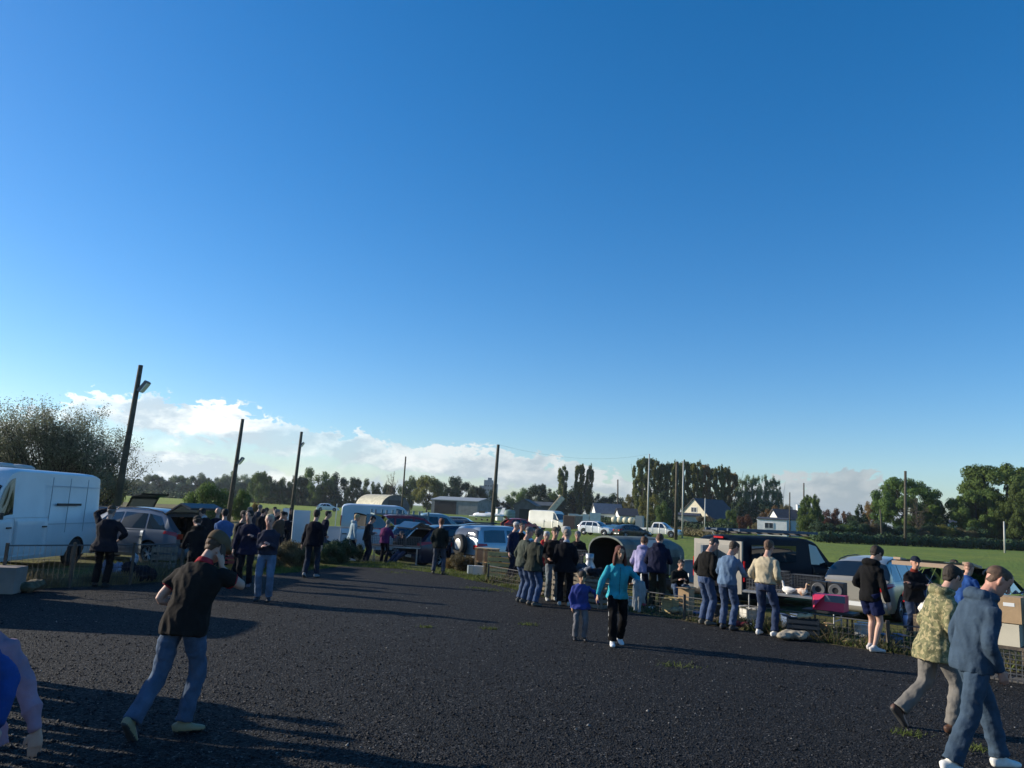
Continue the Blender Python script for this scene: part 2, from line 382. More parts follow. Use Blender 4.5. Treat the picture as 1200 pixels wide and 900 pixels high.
    if hair in ('short', 'thick', 'long', 'buzz', 'fringe'):
        b = MB(); d_ = {'short': .008, 'thick': .015, 'long': .014, 'buzz': .0035, 'fringe': .013}[hair]
        if hair == 'buzz': loft(b, hrings(.02, 1, d_, -.010, .004), hside, 16); loft(b, [(*HW(0, -.052, -.05), .044, .028), (*HW(0, -.048, -.01), .064, .046), (*HW(0, -.03, .04), .072, .068)], hside, 12, 2)
        else:
            loft(b, hrings(-.03 if hair != 'long' else -.06, .03 if cap else 1, d_, -.020 if hair != 'fringe' else -.012, .008), hside, 16)
            loft(b, [(*HW(0, -.062, -.065), .042, .022), (*HW(0, -.06, -.03), .060, .038), (*HW(0, -.045, .03), .066, .05)], hside, 12, 2)
            if not cap: loft(b, [(*HW(0, .045, .082), .05, .03), (*HW(0, .02, .108), .05, .04)], hside, 10, 2)
        if hair == 'long':
            for e in (-1, 1): loft(b, [(*HW(e*.05, -.0, .06), .03, .06), (*HW(e*.078, -.01, 0), .022, .06), (*HW(e*.09, -.0, -.09), .03, .055), (*HW(e*.095, .01, -.17), .034, .05), (*HW(e*.088, .02, -.21), .02, .03)], hside, 10, 2)
            loft(b, [(*HW(0, -.06, .02), .075, .045), (*HW(0, -.075, -.09), .09, .045), (*HW(0, -.07, -.19), .085, .035)], hside, 12, 2)
        garment('hair', b, hm, .0025 if hair != 'buzz' else 0, 1, vx=max(.008, vox*.6), sc3=(30, 30, 20))
    if cap:
        cm = cloth(cap[1]); b = MB()
        if cap[0] == 'flat':
            loft(b, [(*HW(0, -.022, .012), .084, .108), (*HW(0, -.018, .045), .092, .116), (*HW(0, -.008, .085), .088, .112), (*HW(0, -.002, .118), .062, .082), (*HW(0, 0, .126), .02, .03)], hside, 16, 2)
            loft(b, [(*HW(0, .06, .052), .07, .012), (*HW(0, .105, .042), .072, .011), (*HW(0, .14, .03), .045, .008)], hside, 12, 2)
        else:
            loft(b, [(*HW(0, -.012, .03), .081, .103), (*HW(0, -.012, .06), .083, .105), (*HW(0, -.012, .095), .070, .09), (*HW(0, -.012, .122), .04, .055), (*HW(0, -.012, .130), .01, .012)], hside, 16, 2)
            if cap[0] == 'peak':
                loft(b, [(*HW(0, .07, .045), .062, .008), (*HW(0, .12, .04), .06, .007), (*HW(0, .155, .03), .04, .005)], hside, 12, 2)
        garment('cap', b, cm, 0, 1, vx=max(.009, vox*.6))
    LK[0] = 1.0
    if extra: extra(root, dict(s=s, HW=HW, S=S, arms=arms, legs=lg, sx=sx, tw=tw, garment=garment, MB=MB, hside=hside))
    return root
# ------------------------------------------------------------------ vehicles
def pl(pts, x):
    if x <= pts[0][0]: return pts[0][1]
    for (a, b), (c, d) in zip(pts, pts[1:]):
        if x <= c: return b+(d-b)*(x-a)/(c-a)
    return pts[-1][1]
SPECS = {
 'hatch': dict(L=4.2, W=1.76, z0=.22, b=[(0, .88), (.3, .95), (2.6, .90), (3.2, .86), (4.0, .66), (4.2, .50)], r=[(0, .92), (.12, 1.0), (.5, 1.36), (1.0, 1.45), (1.9, 1.47), (2.4, 1.40), (3.2, .93), (4.0, .70), (4.2, .55)], R=.32, ax=(.78, 3.35), wf=[(0, .86), (.3, .97), (1, 1), (3.4, 1), (4, .88), (4.2, .72)], side=[(.62, .95, .85, 1.25), (1.0, 1.32, 1.75, 1.72), (1.82, 1.79, 2.72, 2.3)], ws=(2.42, 3.12), rw=(.14, .48), tum=.24),
 'mpv': dict(L=4.7, W=1.84, z0=.24, b=[(0, .98), (.3, 1.02), (2.8, .98), (3.6, .92), (4.4, .72), (4.7, .52)], r=[(0, 1.0), (.12, 1.1), (.5, 1.52), (1.1, 1.63), (2.1, 1.66), (2.7, 1.58), (3.7, 1.0), (4.4, .78), (4.7, .58)], R=.34, ax=(.9, 3.72), wf=[(0, .86), (.3, .97), (1, 1), (3.6, 1), (4.4, .9), (4.7, .74)], side=[(.36, .72, 1.05, 1.15), (1.12, 1.22, 2.05, 2.05), (2.12, 2.12, 3.25, 2.62)], ws=(2.75, 3.6), rw=(.14, .52), tum=.26),
 'estate': dict(L=4.8, W=1.82, z0=.22, b=[(0, .90), (.3, .93), (2.8, .88), (3.4, .86), (4.5, .70), (4.8, .5)], r=[(0, .92), (.1, 1.0), (.5, 1.36), (1.1, 1.46), (2.3, 1.47), (2.8, 1.38), (3.6, .92), (4.5, .74), (4.8, .55)], R=.32, ax=(.95, 3.75), wf=[(0, .86), (.3, .97), (1, 1), (3.6, 1), (4.5, .9), (4.8, .74)], side=[(.45, .72, 1.2, 1.22), (1.27, 1.3, 2.1, 2.1), (2.17, 2.17, 3.2, 2.72)], ws=(2.8, 3.5), rw=(.12, .5), tum=.26),
 'suv': dict(L=4.5, W=1.84, z0=.30, b=[(0, 1.08), (.3, 1.1), (2.6, 1.06), (3.3, 1.02), (4.2, .88), (4.5, .62)], r=[(0, 1.10), (.10, 1.2), (.36, 1.60), (.9, 1.69), (2.0, 1.70), (2.5, 1.62), (3.3, 1.08), (4.2, .93), (4.5, .68)], R=.37, ax=(.85, 3.55), wf=[(0, .9), (.25, .98), (1, 1), (3.5, 1), (4.2, .92), (4.5, .8)], side=[(.38, .58, 1.0, 1.02), (1.08, 1.12, 1.9, 1.9), (1.98, 1.98, 2.95, 2.45)], ws=(2.55, 3.22), rw=(.12, .38), tum=.24),
 'jeep': dict(L=4.1, W=1.74, z0=.34, b=[(0, 1.06), (2.4, 1.04), (3.0, 1.02), (3.9, .92), (4.1, .7)], r=[(0, 1.08), (.06, 1.5), (.2, 1.66), (.7, 1.70), (1.9, 1.70), (2.3, 1.62), (3.0, 1.08), (3.9, .97), (4.1, .75)], R=.37, ax=(.72, 3.2), wf=[(0, .92), (.2, .98), (1, 1), (3.2, 1), (3.9, .95), (4.1, .86)], side=[(.28, .34, 1.3, 1.3), (1.42, 1.42, 2.7, 2.22)], ws=(2.36, 2.94), rw=(.02, .12), tum=.18),
 'smallvan': dict(L=4.5, W=1.8, z0=.24, b=[(0, 1.1), (2.8, 1.1), (3.5, 1.04), (4.2, .9), (4.5, .6)], r=[(0, 1.6), (.06, 1.76), (.4, 1.82), (2.4, 1.84), (2.9, 1.72), (3.6, 1.1), (4.2, .95), (4.5, .66)], R=.33, ax=(.7, 3.45), wf=[(0, .95), (.2, 1), (3.4, 1), (4.2, .92), (4.5, .78)], side=[(2.2, 2.2, 3.3, 2.75)], ws=(2.95, 3.52), rw=None, tum=.12),
 'van': dict(L=4.9, W=1.92, z0=.26, b=[(0, 1.15), (3.3, 1.15), (4.1, 1.05), (4.7, .85), (4.9, .6)], r=[(0, 1.72), (.06, 1.9), (.4, 1.96), (3.0, 1.97), (3.4, 1.88), (4.15, 1.12), (4.7, .92), (4.9, .66)], R=.34, ax=(.95, 3.95), wf=[(0, .95), (.2, 1), (3.9, 1), (4.6, .9), (4.9, .78)], side=[(2.98, 2.98, 3.95, 3.35)], ws=(3.44, 4.08), rw=None, tum=.14),
 'highvan': dict(L=5.8, W=2.0, z0=.30, b=[(0, 1.3), (4.1, 1.3), (4.9, 1.2), (5.5, 1.0), (5.8, .7)], r=[(0, 2.3), (.06, 2.42), (.4, 2.48), (3.8, 2.48), (4.1, 2.4), (4.95, 1.28), (5.5, 1.1), (5.8, .76)], R=.36, ax=(1.1, 4.75), wf=[(0, .95), (.15, 1), (4.7, 1), (5.5, .9), (5.8, .78)], side=[(3.95, 3.95, 4.8, 4.3)], ws=(4.3, 4.88), rw=None, tum=.10),
 'pickup': dict(L=5.2, W=1.82, z0=.36, b=[(0, 1.0), (1.75, 1.02), (3.6, 1.05), (4.1, 1.02), (4.9, .95), (5.2, .7)], r=[(0, 1.03), (1.72, 1.05), (1.8, 1.15), (1.95, 1.68), (2.2, 1.75), (2.9, 1.75), (3.2, 1.68), (3.9, 1.08), (4.9, .98), (5.2, .75)], R=.38, ax=(1.15, 4.25), wf=[(0, .97), (.2, 1), (4.2, 1), (4.9, .94), (5.2, .82)], side=[(2.0, 2.05, 2.75, 2.7), (2.83, 2.8, 3.65, 3.12)], ws=(3.24, 3.84), rw=(1.81, 1.94), tum=.22),
}
WHEELS = {}
def wheel(R, parent, pos, side, dark=False):
    k = (R, dark)
    if k not in WHEELS:
        t = MB().lathe([(-.10, R*.62), (-.105, R*.9), (-.08, R*.985), (.08, R*.985), (.105, R*.9), (.10, R*.62)], 'X', n=28).mesh('tyre')
        m = MB().lathe([(.06, 0.0), (.075, R*.10), (.06, R*.14)], 'X', n=16); m.lathe([(.07, R*.66), (.075, R*.58), (.02, R*.56), (-.08, R*.60)], 'X', n=28)
        for q in range(5):
            a = q*2*math.pi/5
            for da in (-.12, .12):
                c, s_ = math.cos(a+da), math.sin(a+da); c2, s2 = math.cos(a+da*1.6), math.sin(a+da*1.6)
                m.tube((.05, R*.1*c, R*.1*s_), (.05, R*.6*c2, R*.6*s2), R*.055, R*.045, 5)
        m.lathe([(.0, 0.0), (.0, R*.6)], 'X', n=20, mi=1)
        WHEELS[k] = (t, m.mesh('rim'))
        for me, ms in zip(WHEELS[k], ([RUB], [BLACK if dark else RIM, BLACK])):
            [me.materials.append(x) for x in ms]
    w = bpy.data.objects.new('wheel', WHEELS[k][0]); COL.objects.link(w); w.parent = parent; w.location = pos
    if side < 0: w.rotation_euler = (0, 0, math.pi)
    w.data.polygons.foreach_set('use_smooth', [True]*len(w.data.polygons))
    r = bpy.data.objects.new('rim', WHEELS[k][1]); COL.objects.link(r); r.parent = w
    return w
BODY = {}
def vehicle(name, spec, loc, head, pm, label, cat='car', group=None, gate=0, scale=1.0, plate=True, rack=False, sidewin=True, spare=False, gatemat=None, nowheel=False, rearwin=True, mirror=True, cavity=None, trim=None, rearpaint=None, sx_=1.0, boot=None):
    """loc = world point of the REAR bumper centre at the ground, head = direction it points (0 away, 90 right)."""
    P = SPECS[spec]; L, W, z0 = P['L'], P['W'], P['z0']; R = P['R']
    root = empty(name, loc, -rad(head), label, cat, group); root.scale = (scale,)*3
    van = spec in ('van', 'highvan', 'smallvan')
    def sect(y):
        wf = pl(P['wf'], y); hw = W/2*wf; r = (pl(P['r'], y-.06)+2*pl(P['r'], y)+pl(P['r'], y+.06))/4; b = min(pl(P['b'], y), r-.02); t = r-b
        wr = hw-P['tum']*min(1, t/.5)*min(t, .7)/.6 if not van else hw-P['tum']*min(1, t/.7)
        return [(0, r), (.55*wr, r-.012), (.9*wr, r-min(.04, .25*t)), (wr, r-min(.09, .5*t)), (hw-.035, b+.005), (hw-.004, b-.09), (hw, b*.5+.1), (hw-.015, z0+.14), (hw-.07, z0), (0, z0)]
    def S(y, v):
        e = 1 if v >= 0 else -1; v = min(abs(v), 8.999); i = int(v); t = v-i; q = sect(y); a, b = q[i], q[i+1]
        return Vector((e*(a[0]+(b[0]-a[0])*t), y, a[1]+(b[1]-a[1])*t))
    def Nn(y, v):
        e = 1e-3; dv = (S(y, v+.02)-S(y, v-.02)); dy = (S(min(L, y+.03), v)-S(max(0, y-.03), v)); n = dv.cross(dy)
        if n.length < 1e-9: return Vector((0, 0, 1))
        n.normalize(); c = S(y, v)-Vector((0, y, .8)); return n if n.dot(c) > 0 else -n
    key = (spec, cavity if cavity else bool(boot))
    if key not in BODY:
        ys = sorted(set([0, .015, .05, .1]+[round(i*L/44, 3) for i in range(45)]+[L-.03, L-.1]))
        mb = MB(); vs = []; n = 18
        for y in ys:
            q = sect(y); kx = 1; 
            if y == 0: q = [(a*.985, b_) for a, b_ in q]
            ring = [(x, y, z) for x, z in q]+[(-x, y, z) for x, z in q[1:-1]][::-1]
            vs += ring; n = len(ring)
        f = []
        for i in range(len(ys)-1):
            for k in range(n): f.append((i*n+k, (i+1)*n+k, (i+1)*n+(k+1) % n, i*n+(k+1) % n))
        f.append(tuple(range(n))); f.append(tuple(range((len(ys)-1)*n, len(ys)*n))[::-1])
        mb.add(vs, f); me = mb.mesh('body')
        bm = bmesh.new(); bm.from_mesh(me); bmesh.ops.recalc_face_normals(bm, faces=bm.faces); bm.to_mesh(me); bm.free()
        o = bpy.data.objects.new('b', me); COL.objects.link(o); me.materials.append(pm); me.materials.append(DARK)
        cut = MB()
        for ay in P['ax']:
            for e in (-1, 1): cut.lathe([(e*(W/2-.24), 0.0), (e*(W/2-.24), R*1.17), (e*(W/2+.2), R*1.17), (e*(W/2+.2), 0.0)], 'X', (0, ay, R), 24, 1)
        if boot or cavity:
            c = cavity or (1.25, .60, z0+.30, None); top = c[3] or (pl(P['r'], .5)-.10)
            wv = c[1]*W/.9*.62 if cavity else .63
            cut.box((0, c[0]/2-.3, (c[2]+top)/2), (wv*2, c[0]+.6, top-c[2]), mi=1)
        cm = cut.mesh('cut'); bm = bmesh.new(); bm.from_mesh(cm); bmesh.ops.remove_doubles(bm, verts=bm.verts, dist=1e-5); bmesh.ops.recalc_face_normals(bm, faces=bm.faces); bm.to_mesh(cm); bm.free()
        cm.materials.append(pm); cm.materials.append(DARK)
        co = bpy.data.objects.new('c', cm); COL.objects.link(co)
        md = o.modifiers.new('x', 'BOOLEAN'); md.operation = 'DIFFERENCE'; md.object = co; md.solver = 'EXACT'; md.material_mode = 'TRANSFER'
        me2 = bpy.data.meshes.new_from_object(o.evaluated_get(DG())); bpy.data.objects.remove(o); bpy.data.objects.remove(co)
        me2.polygons.foreach_set('use_smooth', [True]*len(me2.polygons))
        try: me2.set_sharp_from_angle(angle=rad(38))
        except Exception: pass
        BODY[key] = me2
    me = BODY[key].copy(); me.materials[0] = pm
    body = link('body', me, None, root)
    def panel(nm, quad, m, off=.006, nu=8, nv=4, th=0, par=None):
        (ya, va), (yb, vb), (yc, vc), (yd, vd) = quad; g = []; mb = MB()
        for i in range(nu+1):
            for j in range(nv+1):
                u, w = i/nu, j/nv
                y = (ya*(1-u)+yb*u)*(1-w)+(yd*(1-u)+yc*u)*w; v = (va*(1-u)+vb*u)*(1-w)+(vd*(1-u)+vc*u)*w
                g.append(S(y, v)+Nn(y, v)*off)
        f = [(i*(nv+1)+j, (i+1)*(nv+1)+j, (i+1)*(nv+1)+j+1, i*(nv+1)+j+1) for i in range(nu) for j in range(nv)]
        mb.add(g, f)
        if th:
            g2 = [p-Vector((p.x, 0, p.z-.8)).normalized()*th for p in g]; mb.add(g2, [q[::-1] for q in f])
            n0 = len(g); per = [i*(nv+1) for i in range(nu+1)]+[nu*(nv+1)+j for j in range(1, nv+1)]+[i*(nv+1)+nv for i in range(nu-1, -1, -1)]+[j for j in range(nv-1, 0, -1)]
            for a, b_ in zip(per, per[1:]+per[:1]): mb.f.append((a, b_, b_+n0, a+n0)); mb.m.append(0)
        return mb.obj(nm, m, par or root, True)
    # glass
    for e in (-1, 1):
        if sidewin:
            for (b0, t0, b1, t1) in P['side']:
                panel('side_window', [(b0, e*3.93), (b1, e*3.93), (t1, e*3.12), (t0, e*3.12)], GLASS, .007)
    a, b_ = P['ws']; panel('windscreen', [(a+.03, -2.7), (b_-.03, -2.9), (b_-.03, 2.9), (a+.03, 2.7)], GLASS, .007, 6, 12)
    if P['rw'] and not (boot or gate) and rearwin:
        a, b_ = P['rw']; panel('rear_window', [(a, -2.9), (b_, -2.6), (b_, 2.6), (a, 2.9)], GLASS, .008, 5, 12)
    # doors (raised seams), handles
    dr = {'van': [(3.0, 3.9)], 'highvan': [(3.95, 4.75), (2.55, 3.9)], 'smallvan': [(2.25, 3.3), (1.2, 2.2)], 'jeep': [(1.38, 2.6)]}.get(spec) or [(P['side'][-2][0], P['side'][-2][2]+.03), (P['side'][-1][0]-.02, P['side'][-1][2]+.0)]
    for e in (-1, 1):
        for a, b_ in dr:
            d = panel('door', [(a, e*7.3), (b_, e*7.3), (b_, e*4.05), (a, e*4.05)], pm, .012, 8, 10, .018)
            p = S(a+.16, e*5.3); MB().box((p.x+e*.025, p.y, p.z), (.03, .17, .035)).obj('handle', BLACK if van else pm, d)
    # bumpers, sills
    tr = trim or (BLACK if van or spec in ('suv', 'jeep') else pm)
    def bump(y, s_):
        mb = MB(); w = W/2*pl(P['wf'], min(max(y, .05), L-.05)); vs = []
        for k in range(13):
            t = -1+2*k/12; x = w*1.0*t; yy = y+s_*(.09*(1-abs(t)**4)-.02)
            for z, o2 in ((z0-.02, -.03), (z0+.06, .03), (z0+.24, .03), (z0+.30, -.02)): vs.append((x, yy+s_*o2, z))
        f = [(i*4+j, i*4+j+1, (i+1)*4+j+1, (i+1)*4+j) for i in range(12) for j in range(3)]
        n0 = len(vs); vs += [(x, yy-s_*.16, z) for x, yy, z in vs]; f += [tuple(q+n0 for q in g)[::-1] for g in f[:36]]
        f += [(0, 1, n0+1, n0), (1, 2, n0+2, n0+1), (2, 3, n0+3, n0+2)]; m0 = 48; f += [(m0+a, m0+a+1, n0+m0+a+1, n0+m0+a) for a in range(3)]
        for i in range(12): f.append((i*4, (i+1)*4, n0+(i+1)*4, n0+i*4)); f.append((i*4+3, (i+1)*4+3, n0+(i+1)*4+3, n0+i*4+3))
        return mb.add(vs, f).obj('bumper', tr, root, True)
    bump(0, -1); bump(L, 1)
    # lights
    zb = pl(P['b'], .2)
    for e in (-1, 1):
        w = W/2*pl(P['wf'], .02)
        if van: MB().box((e*(w-.045), -.012, z0+.75), (.10, .05, .55)).obj('tail_light', RED, root)
        else:
            panel('tail_light', [(.0, e*5.1), (.42, e*4.95), (.40, e*4.1), (.03, e*4.1)], RED, .012)
            MB().box((e*(w-.12), -.008, zb-.14), (.22, .04, .15)).obj('tail_light', RED, root)
        panel('headlight', [(L-.42, e*4.2), (L-.05, e*4.2), (L-.06, e*5.5), (L-.38, e*5.0)], CLEAR, .012)
        MB().box((e*(W/2*pl(P['wf'], L)-.12), L+.005, pl(P['b'], L-.05)-.08), (.26, .04, .12)).obj('headlight', CLEAR, root)
        if mirror:
            ym = P['side'][-1][2]-.12; p = S(ym, e*4); mm = MB().box((p.x+e*.13, p.y, p.z+.12), (.20, .10, .15)); mm.box((p.x+e*.02, p.y, p.z+.08), (.10, .05, .04)); mm.obj('mirror', BLACK if van else pm, root)
    MB().box((0, L+.012, z0+.40), (W*.5, .03, .14)).obj('grille', BLACK, root)
    if plate:
        MB().box((0, -.10 if not van else -.03, z0+.20 if not van else z0+.5), (.50, .012, .11)).obj('number_plate', WHITEP, root)
        MB().box((0, L+.10, z0+.14), (.50, .012, .11)).obj('number_plate', WHITEP, root)
    for ay in P['ax']:
        for e in (-1, 1): wheel(R, root, (e*(W/2-.12), ay, R), e, dark=(spec == 'highvan'))
    # tailgate raised
    if gate:
        hy, hz = P['rw'][1]+.05 if P['rw'] else .25, pl(P['r'], (P['rw'][1]+.05) if P['rw'] else .25)-.01; g = rad(gate); wd = W*.39
        def GP(u, x, o2=0): # u along gate, kinked
            u1 = min(u, .62); p = Vector((x, hy-u1*math.cos(g), hz+u1*math.sin(g)))
            if u > .62: g2 = g-rad(52); p += Vector((0, -(u-.62)*math.cos(g2), (u-.62)*math.sin(g2)))
            return p+Vector((0, 0, o2))
        gm = MB()
        for (u0, u1, x0, x1) in ((0, .09, -wd, wd), (.54, .64, -wd, wd), (.09, .54, -wd, -wd+.1), (.09, .54, wd-.1, wd), (.64, 1.02, -wd, wd)):
            n_ = 3
            for i in range(n_):
                a0, a1 = u0+(u1-u0)*i/n_, u0+(u1-u0)*(i+1)/n_
                q = [GP(a0, x0), GP(a0, x1), GP(a1, x1), GP(a1, x0)]; q2 = [p-Vector((0, -.02, .06)) for p in q]
                gm.add(q+q2, [(0, 1, 2, 3), (7, 6, 5, 4), (0, 4, 5, 1), (1, 5, 6, 2), (2, 6, 7, 3), (3, 7, 4, 0)])
        tg = gm.obj('tailgate', gatemat or pm, root)
        MB().quad([GP(.09, -wd+.1, -.02), GP(.09, wd-.1, -.02), GP(.54, wd-.1, -.02), GP(.54, -wd+.1, -.02)]).obj('rear_window', mat('tinted_pane', (.03, .04, .04), .05, trans=.35), tg)
    if spec in ('mpv', 'estate', 'suv') and rack is False:
        for e in (-1, 1):
            mb = MB(); pts = [S(y, e*2.4)+Vector((0, 0, .045)) for y in (.75, 1.3, 1.9, 2.4)]
            for a, b_ in zip(pts, pts[1:]): mb.tube(a, b_, .016, n=6)
            mb.tube(pts[0], pts[0]-Vector((0, .1, .06)), .016, n=6); mb.tube(pts[-1], pts[-1]-Vector((0, -.1, .07)), .016, n=6)
            mb.obj('roof_rail', BLACK, root)
    root['_S'] = 0; del root['_S']
    return root, S, P
# ------------------------------------------------------------------ light and sky
SUNAZ = rad(165); SUNEL = rad(19.5)          # world angle from +X, ccw
sd_ = Vector((math.cos(SUNAZ)*math.cos(SUNEL), math.sin(SUNAZ)*math.cos(SUNEL), math.sin(SUNEL)))
sl = bpy.data.lights.new('sun', 'SUN'); sl.energy = 5.0; sl.angle = rad(.53); sl.color = (1.0, .90, .74)
so = bpy.data.objects.new('sun', sl); COL.objects.link(so); so.rotation_euler = sd_.to_track_quat('Z', 'Y').to_euler()
w = bpy.data.worlds.new("World"); sc.world = w; w.use_nodes = True; nt = w.node_tree; N = nt.nodes.new; L = nt.links.new
bg = nt.nodes['Background']; bg.inputs[1].default_value = .118
sky = N('ShaderNodeTexSky'); sky.sky_type = 'NISHITA'; sky.sun_disc = False; sky.sun_elevation = SUNEL; sky.sun_rotation = math.pi/2-SUNAZ
sky.air_density = 1.0; sky.dust_density = .3; sky.ozone_density = 3.0; sky.altitude = 0
def MN(op, a=None, b=None, c=None):
    n = N('ShaderNodeMath'); n.operation = op
    for i, v in enumerate((a, b, c)):
        if v is None: continue
        if isinstance(v, (int, float)): n.inputs[i].default_value = v
        else: L(v, n.inputs[i])
    return n.outputs[0]
tc = N('ShaderNodeTexCoord'); sx = N('ShaderNodeSeparateXYZ'); L(tc.outputs['Generated'], sx.inputs[0])
az = MN('ARCTAN2', sx.outputs[0], sx.outputs[1]); hl = MN('SQRT', MN('ADD', MN('MULTIPLY', sx.outputs[0], sx.outputs[0]), MN('MULTIPLY', sx.outputs[1], sx.outputs[1])))
el = MN('DIVIDE', sx.outputs[2], hl)
cv = N('ShaderNodeCombineXYZ'); L(MN('MULTIPLY', az, 1.0), cv.inputs[0]); L(MN('MULTIPLY', el, 1.9), cv.inputs[1])
def NZ(scale, det, rough, dist=0, off=None):
    n = N('ShaderNodeTexNoise'); n.inputs['Scale'].default_value = scale; n.inputs['Detail'].default_value = det; n.inputs['Roughness'].default_value = rough; n.inputs['Distortion'].default_value = dist
    v = cv.outputs[0]
    if off:
        a = N('ShaderNodeVectorMath'); a.operation = 'ADD'; L(v, a.inputs[0]); a.inputs[1].default_value = off; v = a.outputs[0]
    L(v, n.inputs['Vector']); return n.outputs['Fac']
# cloud-top height (tan elevation) along azimuth
cr = N('ShaderNodeFloatCurve'); cm_ = cr.mapping; c0 = cm_.curves[0]
tops = [(-1.3, .05), (-.62, .060), (-.56, .080), (-.52, .096), (-.48, .106), (-.40, .108), (-.32, .100), (-.22, .086), (-.11, .072), (.0, .068), (.06, .062), (.16, .040), (.26, .004), (.29, .030), (.34, .052), (.42, .060), (.455, .050), (.50, .004), (.7, .0), (1.3, .02)]
def nz(a): return (a+1.3)/2.6
while len(c0.points) > 2: c0.points.remove(c0.points[-1])
c0.points[0].location = (0, tops[0][1]*4); c0.points[1].location = (1, tops[-1][1]*4)
for a, h in tops[1:-1]: c0.points.new(nz(a), h*4)
cm_.update(); L(MN('DIVIDE', MN('ADD', az, 1.3), 2.6), cr.inputs[1]); top = MN('DIVIDE', cr.outputs[0], 4)
n1 = NZ(9, 9, .55, .25); n2 = NZ(26, 8, .6, .2, (3, 1, 0)); n3 = NZ(5, 5, .55, 0, (7, 2, 0))
n1b = NZ(9, 9, .55, .25, (-.022, .03, 0)); n2b = NZ(26, 8, .6, .2, (2.992, 1.012, 0)); edge = MN('ADD', MN('MULTIPLY', MN('SUBTRACT', MN('ABSOLUTE', MN('SUBTRACT', n1, .5)), .07), -.15), MN('MULTIPLY', MN('SUBTRACT', MN('ABSOLUTE', MN('SUBTRACT', n2, .5)), .07), -.11))
relief = MN('ADD', MN('MULTIPLY', MN('SUBTRACT', n1, n1b), 5.0), MN('MULTIPLY', MN('SUBTRACT', n2, n2b), 2.2))
dens = MN('ADD', MN('SUBTRACT', top, el), edge)
mr = N('ShaderNodeMapRange'); mr.interpolation_type = 'SMOOTHSTEP'; mr.inputs[1].default_value = .0; mr.inputs[2].default_value = .006; L(dens, mr.inputs[0])
# thinner towards horizon gaps
gap = N('ShaderNodeMapRange'); gap.interpolation_type = 'SMOOTHSTEP'; gap.inputs[1].default_value = .36; gap.inputs[2].default_value = .56; gap.inputs[3].default_value = .55; gap.inputs[4].default_value = 1; L(n3, gap.inputs[0])
gb = N('ShaderNodeMapRange'); gb.interpolation_type = 'SMOOTHSTEP'; gb.inputs[1].default_value = .004; gb.inputs[2].default_value = .016; gb.inputs[3].default_value = .25; gb.inputs[4].default_value = 1
L(MN('ABSOLUTE', MN('SUBTRACT', MN('ADD', el, MN('MULTIPLY', MN('SUBTRACT', n2, .5), .07)), MN('ADD', .030, MN('MULTIPLY', MN('ADD', az, .1), -.09)))), gb.inputs[0])
mask = MN('MULTIPLY', MN('MULTIPLY', MN('MULTIPLY', mr.outputs[0], gap.outputs[0]), gb.outputs[0]), .93)
# shading: bright rim near the top of the bank, grey inside
rim = N('ShaderNodeMapRange'); rim.interpolation_type = 'SMOOTHSTEP'; rim.inputs[1].default_value = .050; rim.inputs[2].default_value = .004; L(MN('ADD', dens, MN('MULTIPLY', MN('SUBTRACT', n2, .5), .06)), rim.inputs[0])
side = N('ShaderNodeMapRange'); side.inputs[1].default_value = -.5; side.inputs[2].default_value = .45; side.inputs[3].default_value = 1.0; side.inputs[4].default_value = .34; L(az, side.inputs[0])
cc = N('ShaderNodeMix'); cc.data_type = 'RGBA'; cc.inputs[6].default_value = (3.5, 4.15, 4.6, 1); cc.inputs[7].default_value = (7.0, 7.1, 6.9, 1); rl = MN('ADD', MN('MULTIPLY', rim.outputs[0], .75), relief); rl2 = N('ShaderNodeClamp'); L(rl, rl2.inputs[0]); L(MN('MULTIPLY', rl2.outputs[0], side.outputs[0]), cc.inputs[0])
sd2 = N('ShaderNodeMapRange'); sd2.inputs[1].default_value = -.6; sd2.inputs[2].default_value = .5; sd2.inputs[3].default_value = 1.22; sd2.inputs[4].default_value = .66; L(az, sd2.inputs[0])
cb = N('ShaderNodeVectorMath'); cb.operation = 'SCALE'; L(cc.outputs[2], cb.inputs[0]); L(sd2.outputs[0], cb.inputs[3])
hs = N('ShaderNodeHueSaturation'); hs.inputs['Saturation'].default_value = 1.36; hs.inputs['Value'].default_value = 1; L(sky.outputs[0], hs.inputs['Color'])
mx = N('ShaderNodeMix'); mx.data_type = 'RGBA'; L(mask, mx.inputs[0]); gr = N('ShaderNodeMix'); gr.data_type = 'RGBA'; gr.blend_type = 'MULTIPLY'; gr.inputs[0].default_value = 1; gr.inputs[7].default_value = (.96, 1.04, 1.19, 1); gmm = N('ShaderNodeGamma'); gmm.inputs[1].default_value = .92; L(hs.outputs[0], gmm.inputs[0]); L(gmm.outputs[0], gr.inputs[6]); L(gr.outputs[2], mx.inputs[6]); L(cb.outputs[0], mx.inputs[7]); L(mx.outputs[2], bg.inputs[0])
sc.view_settings.view_transform = 'Standard'; sc.view_settings.look = 'None'; sc.view_settings.gamma = 1; sc.view_settings.exposure = .45

